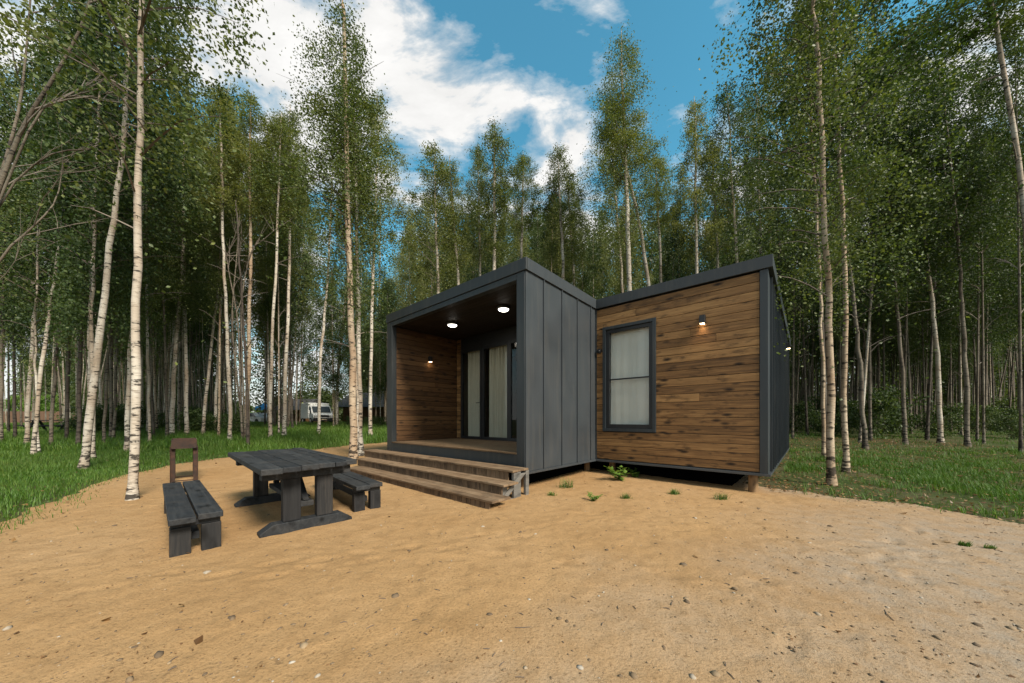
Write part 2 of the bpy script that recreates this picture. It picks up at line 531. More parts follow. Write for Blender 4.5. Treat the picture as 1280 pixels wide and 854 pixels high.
M = {
    'sand': mat('sand', sand_fn), 'soil': mat('forest_floor', soil_fn), 'road': mat('pale_gravel', road_fn),
    'metal': mat('anthracite_metal', metal_paint((0.018, 0.022, 0.025))),
    'metal_side': mat('anthracite_sheet_lit_tone', metal_paint((0.038, 0.044, 0.050), 0.36)),  # same anthracite paint, made paler to hold the light on the side wall
    'metal_blue': mat('anthracite_sheet_ribbed', metal_paint((0.016, 0.022, 0.027), 0.45)),
    'black': mat('black_plastic', flat((0.012, 0.012, 0.013), 0.45)),
    'dark_frame': mat('door_frame_black', flat((0.014, 0.015, 0.017), 0.4)),
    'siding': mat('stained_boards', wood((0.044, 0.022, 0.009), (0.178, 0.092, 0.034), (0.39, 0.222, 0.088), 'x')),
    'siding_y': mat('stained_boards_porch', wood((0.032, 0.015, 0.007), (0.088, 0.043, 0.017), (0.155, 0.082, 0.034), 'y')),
    'deck': mat('deck_boards', wood((0.08, 0.048, 0.026), (0.165, 0.104, 0.055), (0.24, 0.158, 0.09), 'x', 0.7, False)),
    'tread': mat('step_boards', wood((0.075, 0.046, 0.026), (0.158, 0.100, 0.056), (0.235, 0.158, 0.096), 'x', 0.8, False, 1.0, 0.35)),
    'riser': mat('step_risers', wood((0.045, 0.028, 0.017), (0.118, 0.074, 0.042), (0.195, 0.128, 0.078), 'z', 0.8, False)),
    'stringer': mat('step_stringers', wood((0.07, 0.066, 0.060), (0.13, 0.122, 0.110), (0.19, 0.178, 0.16), 'y', 0.85, False)),
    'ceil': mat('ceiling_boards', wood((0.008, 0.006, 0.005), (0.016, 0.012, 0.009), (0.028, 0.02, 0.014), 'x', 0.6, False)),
    'post': mat('round_post_wood', wood((0.08, 0.045, 0.02), (0.19, 0.115, 0.055), (0.29, 0.19, 0.10), 'z')),
    'charred': mat('charcoal_stained_wood', wood((0.006, 0.007, 0.009), (0.016, 0.018, 0.021), (0.042, 0.044, 0.046), 'x', 0.7, True, 1.0, 0.05)),
    'charred_leg': mat('charcoal_stained_legs', wood((0.006, 0.006, 0.007), (0.016, 0.016, 0.017), (0.044, 0.038, 0.033), 'z', 0.72, True)),
    'void': mat('painted_shade_black', flat((0.003, 0.003, 0.003), 0.9, 0, 6, .1, 0.0)),  # near-black colour standing for underfloor shade
    'glass': mat('window_glass', glass_mat((0.96, 0.97, 0.96), 1.4)), 'glass_door': mat('door_glass', glass_mat((0.93, 0.95, 0.94), 1.45)),
    'curtain': mat('linen_curtain', curtain_fn((0.62, 0.58, 0.49), 0.12)), 'net': mat('net_curtain', flat((0.60, 0.60, 0.57), 0.9, 0, 2.0, .06, .1)),
    'room': mat('room_wall', flat((0.10, 0.085, 0.065), 0.8)),
    'lamp': mat('lamp_glow', emit((1.0, 0.92, 0.80), 3.5)), 'lamp_warm': mat('warm_glow', emit((1.0, 0.70, 0.38), 9.0)),
    'rust': mat('rusty_steel', rust_fn),
    'bark': mat('birch_bark', bark_mat((0.50, 0.455, 0.39), (0.30, 0.225, 0.16), (0.028, 0.023, 0.019))),
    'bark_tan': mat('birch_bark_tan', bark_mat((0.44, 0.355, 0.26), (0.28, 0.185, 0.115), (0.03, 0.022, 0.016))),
    'bark_grey': mat('birch_bark_grey', bark_mat((0.20, 0.17, 0.132), (0.10, 0.075, 0.055), (0.025, 0.021, 0.018))),  # grey bark, darkened further to hold the shade of the wood
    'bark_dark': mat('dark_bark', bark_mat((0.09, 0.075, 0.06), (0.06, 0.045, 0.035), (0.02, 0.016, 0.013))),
    'twig': mat('twig_bark', flat((0.105, 0.080, 0.062), 0.8)),
    'twig_grey': mat('bare_branch_bark', flat((0.20, 0.165, 0.135), 0.8)),
    'leaf': mat('birch_leaves', leaf_mat((0.030, 0.050, 0.012), (0.088, 0.122, 0.030), (0.205, 0.220, 0.066))),
    'leaf_dark': mat('leaves_shade_tone', leaf_mat((0.018, 0.036, 0.010), (0.052, 0.085, 0.022), (0.130, 0.165, 0.047))),  # darker leaf copy: shade of the wood put into the colour
    'leaf_warm': mat('birch_leaves_sunlit_tone', leaf_mat((0.048, 0.066, 0.016), (0.128, 0.150, 0.042), (0.270, 0.270, 0.092), .42)),  # warmer, brighter leaf copy: sunlight on the crowns put into the colour
    'leaf_far': mat('far_leaves', leaf_mat((0.034, 0.054, 0.015), (0.078, 0.105, 0.030), (0.16, 0.18, 0.055))),
    'weed': mat('weed_leaves', leaf_mat((0.06, 0.12, 0.02), (0.11, 0.20, 0.03), (0.20, 0.29, 0.06))),
    'grass': mat('grass_blades', leaf_mat((0.026, 0.070, 0.008), (0.068, 0.145, 0.016), (0.175, 0.235, 0.052), 0.3)),
    'dryleaf': mat('dry_leaves', leaf_mat((0.07, 0.035, 0.014), (0.17, 0.085, 0.032), (0.30, 0.19, 0.08), 0.15)),
    'stone': mat('pebble_stone', stone_fn),
    'van': mat('white_van_paint', flat((0.72, 0.72, 0.70), 0.35)), 'tyre': mat('tyre_rubber', flat((0.02, 0.02, 0.02), 0.9)),
    'dglass': mat('dark_vehicle_glass', flat((0.05, 0.06, 0.07), 0.08, 0, 1, .1, .6)),
    'chrome': mat('headlamp_glass', flat((0.6, 0.6, 0.6), 0.15, 0.3)),
    'house': mat('far_house_timber', wood((0.06, 0.03, 0.014), (0.15, 0.075, 0.033), (0.23, 0.12, 0.055), 'x', 0.7, False)),
    'red_house': mat('far_house_red', flat((0.11, 0.045, 0.03), 0.8)),
    'roof': mat('far_roof', flat((0.045, 0.042, 0.042), 0.8)),
    'pale': mat('pale_timber', flat((0.42, 0.33, 0.22), 0.7)),
    'fence': mat('brown_fence', flat((0.13, 0.070, 0.045), 0.8)),
    'blue': mat('blue_tarpaulin', flat((0.03, 0.20, 0.50), 0.5)),
    'silver': mat('silver_car_paint', flat((0.42, 0.44, 0.45), 0.3, 0.4)),
}
exec_parts = []

# ================================================================== GROUND
edge_px_left = [(-160, 720), (-60, 684), (0, 657), (60, 632), (110, 610), (160, 596), (215, 583), (290, 571), (380, 563), (440, 557.5), (482, 553)]
edge_px_right = [(965, 611), (1022, 617), (1075, 626), (1137, 633), (1186, 642), (1280, 655), (1400, 674), (1600, 705)]
poly = [ground_at(*p)[:2] for p in edge_px_left]
poly += [(-1.5, 12.5), (3.0, 13.5), (6.9, 9.6), (4.6, 6.4)]
poly += [ground_at(*p)[:2] for p in edge_px_right]
poly += [(14, -8), (-14, -8)]
PX = np.array([p[0] for p in poly]); PY = np.array([p[1] for p in poly])


def sand_mask(x, y):
    """signed distance to the sand edge (positive inside), wobbled"""
    x = np.asarray(x, dtype=float); y = np.asarray(y, dtype=float)
    ins = np.zeros(x.shape, dtype=bool)
    dist = np.full(x.shape, 1e9)
    n = len(PX)
    for i in range(n):
        x1, y1, x2, y2 = PX[i], PY[i], PX[(i + 1) % n], PY[(i + 1) % n]
        c = ((y1 > y) != (y2 > y)) & (x < (x2 - x1) * (y - y1) / (y2 - y1 + 1e-12) + x1)
        ins ^= c
        dx, dy = x2 - x1, y2 - y1
        t = np.clip(((x - x1) * dx + (y - y1) * dy) / (dx * dx + dy * dy), 0, 1)
        dist = np.minimum(dist, np.hypot(x - x1 - t * dx, y - y1 - t * dy))
    return np.where(ins, dist, -dist) + 0.75 * fbm(x * 1.3, y * 1.3, 5)


def grid(x0, x1, nx, y0, y1, ny, warp=None):
    xs = np.linspace(x0, x1, nx); ys = np.linspace(y0, y1, ny)
    if warp:
        xs, ys = warp(xs, ys)
    X, Y = np.meshgrid(xs, ys)
    idx = np.arange(nx * ny).reshape(ny, nx)
    F = np.stack([idx[:-1, :-1], idx[:-1, 1:], idx[1:, 1:], idx[1:, :-1]], -1).reshape(-1, 4)
    return X.ravel(), Y.ravel(), F


# forest floor to the horizon (cells grow with distance)
def warpf(xs, ys):
    k = lambda t: np.sign(t) * (np.abs(t) * 30 + np.abs(t) ** 4 * 570)
    return k(xs), k(ys)


x, y, F = grid(-1, 1, 421, -1, 1, 421, warpf)
z = gh(x, y) + 0.02 * fbm(x * 3, y * 3, 3)
sm = sand_mask(x, y)
z = z - 0.05 * np.clip(sm * 3, 0, 1)
edge_d = np.clip((-(x + 0.86 * y) - 6 + 3 * fbm(x * .2, y * .2, 3)) / 4, 0, 1) * np.clip((y - 15) / 2, 0, 1)
meadow = np.clip(edge_d, 0, 1)
g_me = np_mesh('ground', np.stack([x, y, z], 1), F, [M['soil']], {'meadow': ('POINT', meadow)}, smooth=True)
tag(link_mesh('ground', g_me), kind='structure')

# the sand clearing
x, y, F = grid(-12, 12, 961, -1, 14, 601)
sm = sand_mask(x, y)
dents = 0.014 * np.clip(fbm(x * 2.6, y * 2.6, 2), -.3, .3) + 0.010 * fbm(x * 7, y * 7, 3)
micro = 0.010 * fbm(x * 16, y * 16, 3) + .030 * np.clip(fbm(x * 5.5 + 7, y * 5.5, 4) - .13, 0, .2)
FOOT = []
rf = random.Random(9)
for path_ in (((6.5, 1.6), (0.6, 4.4)), ((1.0, 4.0), (-2.6, 2.4)), ((-0.5, 1.4), (-1.2, 5.0)), ((4.5, 3.6), (1.0, 1.4)), ((-6.5, 4.2), (-3.2, 5.6)), ((8, 2.5), (3, 3.4)), ((-1.2, 3.2), (3.6, 2.0)), ((-5, 2.0), (-1, 3.0))):
    (ax_, ay_), (bx_, by_) = path_
    L_ = math.hypot(bx_ - ax_, by_ - ay_); k_ = int(L_ / .34)
    for i_ in range(k_):
        if rf.random() < .25: continue
        t_ = i_ / k_; a_ = math.atan2(by_ - ay_, bx_ - ax_)
        o_ = (.10 if i_ % 2 else -.10) + rf.gauss(0, .03)
        FOOT.append((ax_ + (bx_ - ax_) * t_ - math.sin(a_) * o_, ay_ + (by_ - ay_) * t_ + math.cos(a_) * o_, a_ + rf.gauss(0, .15)))
for (fx, fy, fa) in FOOT:
    k_ = (np.abs(x - fx) < .3) & (np.abs(y - fy) < .3)
    dx_, dy_ = x[k_] - fx, y[k_] - fy
    p_ = (dx_ * math.cos(fa) + dy_ * math.sin(fa)) / .145; q_ = (-dx_ * math.sin(fa) + dy_ * math.cos(fa)) / .06
    r_ = p_ * p_ + q_ * q_
    micro[k_] += -.009 * np.exp(-r_ ** 2) + .003 * np.exp(-((r_ - 1.9) / .8) ** 2)
rut = np.exp(-((y - (2.2 - 0.10 * (x - 2))) / 0.8) ** 2) * 0
z = gh(x, y) + dents + micro + 0.012 + np.where(sm > 0, 0.02 * np.clip(sm * 2, 0, 1), np.clip(sm, -.5, 0) * 0.35)
# sand banked against the cabin
gravel = np.clip((x - 0.9 * y + 1.6) / 3.4 + 1.6 * fbm(x * .7, y * .7, 3), 0, 1) * np.clip((5.6 - y) / 2, 0, 1)
gravel = np.maximum(gravel, np.clip(1 - sm / 0.9, 0, 1) * (x > 3) * 0.9)
keep = (sm > -0.45)[F].any(axis=1)
F = F[keep]
s_me = np_mesh('sand_clearing', np.stack([x, y, z], 1), F, [M['sand']], {'gravel': ('POINT', np.clip(gravel, 0, 1))}, smooth=True)
tag(link_mesh('sand_clearing', s_me), kind='structure')


def sandz(x, y):
    return float(gh(x, y)) + 0.03


def strip(name, pts, width, m):
    mb = MB()
    vs, fs = [], []
    P = [Vector((p[0], p[1], 0)) for p in pts]
    Q = []
    for a, b in zip(P[:-1], P[1:]):
        k = max(2, int((b - a).length / 1.0))
        Q += [a.lerp(b, i / k) for i in range(k)]
    Q.append(P[-1])
    for i, p in enumerate(Q):
        d = (Q[min(i + 1, len(Q) - 1)] - Q[max(i - 1, 0)]).normalized()
        nn = Vector((-d.y, d.x, 0))
        for s in (-1, -.5, 0, .5, 1):
            q = p + nn * (width / 2 * s)
            vs.append((q.x, q.y, float(gh(q.x, q.y)) + 0.035))
    for i in range(len(Q) - 1):
        for k in range(4):
            fs.append((i * 5 + k, i * 5 + k + 1, i * 5 + k + 6, i * 5 + k + 5))
    mb.add(vs, fs, 0, .5, True)
    return tag(mb.build(name, m), kind='structure')


strip('path', [(-26, 12.5), (-24.5, 16), (-26, 20), (-31, 25), (-45, 30)], 1.3, M['road'])
strip('road', [(-60, 44), (-38, 40), (-24, 37.5), (-14, 37), (-6, 38.5), (4, 44)], 4.0, M['road'])

# ================================================================== CABIN
X0, Y0, TH = -3.553 * .92, 9.5035 * .92, -.7297
E1 = Vector((math.cos(TH), math.sin(TH), 0)); N1 = Vector((-math.sin(TH), math.cos(TH), 0))


def cw(u, v, z=0.0):
    return Vector((X0, Y0, 0)) + E1 * u + N1 * v + Vector((0, 0, z))


cabin = empty('cabin', (X0, Y0, 0), TH)
tag(cabin, 'dark grey and timber modular cabin with open lit porch, in sandy clearing', 'cabin')
W1, D1, U2, V2 = 4.70, 2.45, 7.77, 9.0
ZB, ZD, ZC, ZT, ZR = 0.34, 0.68, 3.66, 3.775, 3.983
DW = 2.10            # plane of the porch door wall
SL = 0.0266
rnd = random.Random(3)


def boards(mb, plane, a0, a1, z0, z1, pitch, holes=(), c0=0.0, c1=0.02, joint=None, mat_i=0):
    """horizontal boards; plane 'v' runs along u at v in [c0,c1], plane 'u' runs along v"""
    n = max(1, round((z1 - z0) / pitch)); p = (z1 - z0) / n
    for i in range(n):
        lo, hi = z0 + i * p + 0.004, z0 + (i + 1) * p - 0.004
        spans = [(a0, a1)]
        for (h0, h1, k0, k1) in holes:
            if lo < k0 < hi and k0 - lo > .012: mb.box(h0 + .001, h1 - .001, c0, c1, lo, k0 - .002, mat_i, rnd.random())
            if lo < k1 < hi and hi - k1 > .012: mb.box(h0 + .001, h1 - .001, c0, c1, k1 + .002, hi, mat_i, rnd.random())
            if hi > k0 and lo < k1:
                ns = []
                for s0, s1 in spans:
                    if s0 < h0: ns.append((s0, min(s1, h0)))
                    if s1 > h1: ns.append((max(s0, h1), s1))
                spans = ns
        for s0, s1 in spans:
            cuts = [s0]
            if s1 - s0 > 1.6 and rnd.random() < .22:
                cuts.append(s0 + (s1 - s0) * rnd.uniform(.25, .75))
            cuts.append(s1)
            for q0, q1 in zip(cuts[:-1], cuts[1:]):
                if q1 - q0 < 0.02: continue
                e = rnd.uniform(-.0015, .0015)
                t = rnd.random()
                if plane == 'v':
                    mb.box(q0 + .001, q1 - .001, c0 + e, c1, lo, hi, mat_i, t)
                else:
                    mb.box(c0, c1 + e, q0 + .001, q1 - .001, lo, hi, mat_i, t)


# --- porch module shell
mb = MB()
mb.box(0.0, 0.2, 0.12, 5.5, ZB, ZT - .002)                       # left wall core
mb.build('outer_wall', M['metal_blue'], cabin)
mb = MB()
mb.box(4.55, W1 - .02, 0.12, 5.5, ZB + .002, ZT - .004)
for v0, v1 in ((0.0, .49), (.49, 1.08), (1.08, 1.65), (1.65, 2.21), (2.21, D1)):
    mb.box(W1 - .02, W1 - rnd.uniform(0, .002), v0 + .003, v1 - .003, ZB + .03, ZT - .004)
for v in (.49, 1.08, 1.65, 2.21):
    mb.box(W1 - .004, W1 + .026, v - .008, v + .008, ZB + .03, ZT - .006)
mb.build('metal_cladding', M['metal_side'], cabin, bevel=.003)
mb = MB(); mb.box(W1 - .05, W1 + .028, -.004, D1 - .02, ZB - .012, ZB + .028)
mb.build('base_flashing', M['metal_side'], cabin, bevel=.003)
for (u0, u1) in ((0.0, .245), (4.50, W1 - .022)):
    mb = MB(); mb.box(u0 - (.004 if u0 == 0 else 0), u1, -.012, .118, ZB - .004, ZT - .006)
    mb.build('corner_post', M['metal'], cabin, bevel=.004)
mb = MB(); mb.box(.247, 4.498, -.010, .116, ZC, ZT - .006)
mb.build('lintel', M['metal'], cabin, bevel=.004)
mb = MB(); mb.box(.247, 4.498, -.006, .05, ZB, ZD - .034)
mb.build('porch_fascia', M['metal'], cabin, bevel=.004)
mb = MB()
for k in range(15):
    v0 = -.02 + k * .1415
    mb.box(.25, 4.497, v0, v0 + .137, ZD - .03, ZD + rnd.uniform(-.001, .001), 0, rnd.random())
mb.build('porch_deck', M['deck'], cabin, bevel=.003)
mb = MB(); mb.box(.2, 4.55, .06, 5.4, ZB, ZD - .036); mb.build('floor_slab', M['black'], cabin)
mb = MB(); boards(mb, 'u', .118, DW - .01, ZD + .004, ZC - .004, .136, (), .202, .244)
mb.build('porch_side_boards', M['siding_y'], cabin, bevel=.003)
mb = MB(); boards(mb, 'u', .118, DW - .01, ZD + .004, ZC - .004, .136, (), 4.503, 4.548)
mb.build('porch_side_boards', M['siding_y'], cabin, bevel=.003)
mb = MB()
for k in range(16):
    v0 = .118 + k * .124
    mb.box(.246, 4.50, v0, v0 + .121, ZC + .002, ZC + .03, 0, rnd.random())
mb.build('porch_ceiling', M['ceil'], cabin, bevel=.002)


def sloped_slab(mb, u0, u1, v0, v1, z0, z1, mat_i=0):
    f = lambda v: -SL * v
    mb.hexa([(u0, v0, z0 + f(v0)), (u1, v0, z0 + f(v0)), (u1, v1, z0 + f(v1)), (u0, v1, z0 + f(v1)),
             (u0, v0, z1 + f(v0)), (u1, v0, z1 + f(v0)), (u1, v1, z1 + f(v1)), (u0, v1, z1 + f(v1))], mat_i)


roof = MB(); sloped_slab(roof, .0, W1 - .03, .02, 5.52, ZT + .004, ZR - .03)
roof = roof.build('roof', M['metal'], cabin)
mb = MB(); sloped_slab(mb, -.03, W1 + .03, -.03, .02, ZT, ZR)
mb.build('roof_fascia', M['metal'], roof, bevel=.005)
mb = MB(); sloped_slab(mb, W1 - .028, W1 + .032, .021, 5.55, ZT, ZR - .001)
mb.build('roof_fascia', M['metal_side'], roof, bevel=.005)
mb = MB(); sloped_slab(mb, -.032, .0, .021, 5.55, ZT, ZR - .001)
mb.build('roof_fascia', M['metal'], roof, bevel=.005)

# --- porch door wall
mb = MB()
boards(mb, 'v', .246, .44, ZD + .004, ZC - .004, .136, (), DW, DW + .04)
mb.build('door_side_boards', M['siding'], cabin, bevel=.003)
mb = MB()
mb.box(.246, 4.50, DW + .002, DW + .12, 3.32, ZC - .002)
mb.build('door_header', M['dark_frame'], cabin)
panels = [(.44, 1.36), (1.36, 2.40), (2.40, 3.45), (3.45, 4.50)]
for i, (a, b) in enumerate(panels):
    fr = MB()
    z0, z1 = ZD + .002, 3.318
    t = .075
    off = 0.0 if i % 2 == 0 else .014
    y0, y1 = DW - .012 + off, DW + .06 + off
    fr.box(a + .002, a + t, y0, y1, z0, z1); fr.box(b - t, b - .002, y0, y1, z0, z1)
    fr.box(a + t, b - t, y0 + .001, y1 - .001, z0, z0 + .08); fr.box(a + t, b - t, y0 + .001, y1 - .001, z1 - .09, z1)
    d = fr.build('glass_door', M['dark_frame'], cabin, bevel=.003)
    g_ = MB(); g_.box(a + t - .01, b - t + .01, y0 + .028, y0 + .036, z0 + .07, z1 - .08)
    g_.build('pane', M['glass_door'], d)
    if i == 0:
        h = MB(); h.box(b - .045, b - .02, y0 - .012, y0 - .001, z0 + .92, z0 + 1.10)
        h.tube([(b - .032, y0 - .012, z0 + 1.04), (b - .032, y0 - .055, z0 + 1.04), (b - .16, y0 - .055, z0 + 1.04)], .011, 8)
        h.build('handle', M['black'], d)
mb = MB()   # dim room behind the doors
mb.box(.25, 4.5, 5.3, 5.38, ZD, 3.6); mb.box(.25, .3, DW + .14, 5.3, ZD, 3.6); mb.box(4.45, 4.5, DW + .14, 5.3, ZD, 3.6)
mb.box(.25, 4.5, DW + .14, 5.3, 3.55, 3.6); mb.box(.25, 4.5, DW + .14, 5.3, ZD - .03, ZD)
mb.build('room_lining', M['room'], cabin)


def lamp_ceiling(u, v):
    z = ZC + .002
    b = MB(); b.lathe([(.001, 0), (.135, 0), (.14, -.012), (.14, -.045), (.118, -.062), (.112, -.058), (.11, -.03)], (u, v, z), 28)
    o = b.build('ceiling_lamp', M['metal_side'], cabin)
    d = MB(); d.lathe([(.112, -.055), (.108, -.072), (.085, -.088), (.05, -.097), (.001, -.10)], (u, v, z), 28)
    d.build('lamp_diffuser', M['lamp'], o)
    ld = bpy.data.lights.new('porch_lamp_light', 'SPOT'); ld.energy = 7; ld.color = (1, .88, .70); ld.shadow_soft_size = .1; ld.spot_size = R(165); ld.spot_blend = .5
    l = bpy.data.objects.new('porch_lamp_light', ld); l.location = (u, v, z - .13); l.parent = o; col.objects.link(l)


lamp_ceiling(1.62, .86)
lamp_ceiling(3.39, .84)


def wall_lamp(p, out, energy=1.0):
    """little slanted block down-light; out = unit outward direction in cabin axes"""
    o = Vector(out); s = Vector((-o.y, o.x, 0))
    mbk = MB()
    P = lambda a, b, c: tuple(Vector(p) + s * a + o * b + Vector((0, 0, c)))
    hw, h = .045, .075
    mbk.hexa([P(-hw, .002, -h), P(hw, .002, -h), P(hw, .105, -h), P(-hw, .105, -h), P(-hw, .002, h), P(hw, .002, h), P(hw, .085, h), P(-hw, .085, h)])
    ob = mbk.build('wall_lamp', M['black'], cabin, bevel=.004)
    d = MB(); d.hexa([P(-.032, .02, -h - .006), P(.032, .02, -h - .006), P(.032, .09, -h - .006), P(-.032, .09, -h - .006),
                      P(-.032, .02, -h + .004), P(.032, .02, -h + .004), P(.032, .09, -h + .004), P(-.032, .09, -h + .004)])
    d.build('lens', M['lamp_warm'], ob)
    ld = bpy.data.lights.new('wall_lamp_light', 'SPOT'); ld.energy = energy * 2.2; ld.color = (1, .68, .36); ld.spot_size = R(110); ld.spot_blend = 1
    ld.shadow_soft_size = .03
    l = bpy.data.objects.new('wall_lamp_light', ld); l.location = P(0, .058, -h - .02); l.parent = ob; col.objects.link(l)


# --- bedroom module
WIN = (4.885, 6.005, 1.0, 3.26)
mb = MB()
mb.box(W1 + .01, WIN[0] + .02, D1 + .03, D1 + .12, ZB + .002, 3.69); mb.box(WIN[1] - .02, U2 - .02, D1 + .03, D1 + .12, ZB + .002, 3.69)
mb.box(WIN[0] + .02, WIN[1] - .02, D1 + .03, D1 + .12, ZB + .002, WIN[2] + .02); mb.box(WIN[0] + .02, WIN[1] - .02, D1 + .03, D1 + .12, WIN[3] - .02, 3.69)
mb.box(W1 + .01, U2 - .06, V2 - .1, V2 - .01, ZB, 3.4)
mb.box(4.72, 4.78, 5.56, V2 - .1, ZB, 3.4)
mb.box(W1 + .01, U2 - .06, D1 + .12, V2 - .1, ZB + .001, ZB + .2)
mb.build('wall_core', M['black'], cabin)
mb = MB()
boards(mb, 'v', W1 + .028, 7.652, ZB + .045, 3.68, .150, [(WIN[0], WIN[1], WIN[2], WIN[3])], D1, D1 + .028)
mb.build('timber_siding', M['siding'], cabin, bevel=.0035)
mb = MB(); mb.box(7.655, U2 - .004, D1 - .012, D1 + .15, ZB + .03, 3.70); mb.build('corner_trim', M['metal_blue'], cabin, bevel=.004)
mb = MB(); mb.box(W1 + .002, W1 + .026, D1 - .008, D1 + .03, ZB + .03, 3.70); mb.build('corner_trim', M['metal_blue'], cabin, bevel=.003)
mb = MB(); mb.box(W1 + .03, U2 + .03, D1 - .03, D1 + .02, ZB - .012, ZB + .03)
mb.box(U2 - .02, U2 + .03, D1 + .021, V2, ZB - .012, ZB + .028)
mb.build('base_flashing', M['metal_side'], cabin, bevel=.003)
mb = MB()
mb.hexa([(U2 - .05, D1 + .152, ZB + .03), (U2 - .008, D1 + .152, ZB + .03), (U2 - .008, V2, ZB + .03), (U2 - .05, V2, ZB + .03),
         (U2 - .05, D1 + .152, 3.69), (U2 - .008, D1 + .152, 3.69), (U2 - .008, V2, 3.69 - SL * 6.4), (U2 - .05, V2, 3.69 - SL * 6.4)])
k = D1 + .38
while k < V2:
    mb.box(U2 - .012, U2 + .028, k - .012, k + .012, ZB + .03, 3.69 - SL * (k - D1)); k += .36
mb.build('ribbed_side_wall', M['metal_blue'], cabin)
f2 = lambda a, b, c, d: None
roof2 = MB(); ZR2, ZT2 = 3.908 + SL * D1, 3.705 + SL * D1
sloped_slab(roof2, W1 + .06, U2 + .02, D1 + .01, V2 + .02, ZT2 + .003, ZR2 - .03)
roof2 = roof2.build('roof', M['metal'], cabin)
mb = MB(); sloped_slab(mb, W1 + .034, U2 + .06, D1 - .04, D1 + .008, ZT2, ZR2); mb.build('roof_fascia', M['metal'], roof2, bevel=.005)
mb = MB(); sloped_slab(mb, U2 + .022, U2 + .058, D1 + .009, V2 + .05, ZT2, ZR2 - .001); mb.build('roof_fascia', M['metal_blue'], roof2, bevel=.005)

# window
a, b, c, d = WIN
t = .062
mb = MB()
mb.box(a - .004, a + t, D1 - .03, D1 + .03, c - .004, d + .004); mb.box(b - t, b + .004, D1 - .03, D1 + .03, c - .004, d + .004)
mb.box(a + t, b - t, D1 - .028, D1 + .03, c - .003, c + t); mb.box(a + t, b - t, D1 - .028, D1 + .03, d - t, d + .003)
win = mb.build('window', M['metal_blue'], cabin, bevel=.004)
mb = MB()
i0, i1, j0, j1 = a + t + .002, b - t - .002, c + t + .002, d - t - .002
s = .075
mb.box(i0, i0 + s, D1 + .005, D1 + .07, j0, j1); mb.box(i1 - s, i1, D1 + .005, D1 + .07, j0, j1)
mb.box(i0 + s, i1 - s, D1 + .006, D1 + .069, j0, j0 + .085); mb.box(i0 + s, i1 - s, D1 + .006, D1 + .069, j1 - s, j1)
mb.box(i0 + s, i1 - s, D1 + .018, D1 + .06, 2.10, 2.128)
mb.build('sash', M['dark_frame'], win, bevel=.003)
mb = MB(); mb.box(i0 + s - .01, i1 - s + .01, D1 + .034, D1 + .040, j0 + .07, j1 - s + .01); mb.build('pane', M['glass'], win)

wall_lamp((6.83, D1 - .002, 3.05), (0, -1, 0), 1.0)
wall_lamp((U2 + .02, 7.2, 3.22), (1, 0, 0), .8)
wall_lamp((.246, 1.12, 2.95), (1, 0, 0), .35)
mb = MB()
mb.tube([(4.795, D1 - .002, 2.76), (4.795, D1 - .045, 2.76)], [.055, .05], 16)
mb.tube([(4.795, D1 - .046, 2.76), (4.795, D1 - .06, 2.76)], [.028, .02], 12)
mb.build('socket_cover', M['black'], cabin)

for (u, v) in ((7.55, D1 + .14), (4.95, D1 + .3), (7.45, 5.6), (7.45, 8.6), (4.95, 5.6), (.35, .3), (2.4, .4), (4.35, .35), (4.4, 2.6), (.35, 3.2)):
    p = cw(u, v)
    z0 = float(gh(p.x, p.y)) - .15
    mb = MB(); mb.tube([(u, v, z0), (u + .004, v, (z0 + ZB) / 2), (u, v, ZB - .013)], [.075, .072, .07], 14)
    mb.build('support_post', M['post'], cabin)


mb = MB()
mb.box(.5, 4.25, .5, 5.2, .0, ZB - .002); mb.box(4.26, 7.2, D1 + .5, 8.7, .0, ZB - .003)  # black blocks added to paint the deep shade under the floor
mb.build('underfloor_shade_block', M['void'], cabin)


# curtains hang inside
def curtain(name, label, u0, u1, v, z0, z1, folds, amp, m, gather=0.0):
    mb = MB(); n = 90; rows = 14
    vs, fs = [], []
    for j in range(rows + 1):
        tz = j / rows
        sq = 1 - gather * math.sin(tz * math.pi / 2)
        for i in range(n + 1):
            t = i / n
            u = u0 + (u1 - u0) * (t * sq + (1 - sq) * (.0 if gather else 0))
            ph = t * folds * 2 * math.pi
            vs.append((u + .006 * math.sin(ph * 2 + tz * 2), v + amp * math.sin(ph + .6 * math.sin(3 * tz)) * (1 - .35 * tz) + .3 * amp * math.sin(ph * .37 + 2), z0 + (z1 - z0) * tz))
    for j in range(rows):
        for i in range(n):
            q = j * (n + 1) + i
            fs.append((q, q + 1, q + n + 2, q + n + 1))
    mb.add(vs, fs, 0, .5, True)
    o = mb.build(name, m, None, (X0, Y0, 0), 0, (0, 0, TH))
    return tag(o, label, 'curtain')


curtain('curtain', 'pale curtain behind the first glass door pane, nearest the timber porch side', .56, 1.22, DW + .18, ZD + .06, 3.27, 6, .055, M['curtain'], .2)
curtain('curtain', 'wide beige curtain behind the middle porch door pane', 1.46, 2.24, DW + .18, ZD + .04, 3.27, 7, .055, M['curtain'])
curtain('curtain', 'narrow curtain beyond the dark glass, partly hidden by the porch corner post', 2.56, 2.98, DW + .18, ZD + .04, 3.27, 4, .055, M['curtain'])
curtain('net_curtain', 'white net curtain filling the bedroom window', 5.0, 5.9, D1 + .12, 1.14, 3.18, 5, .0025, M['net'])

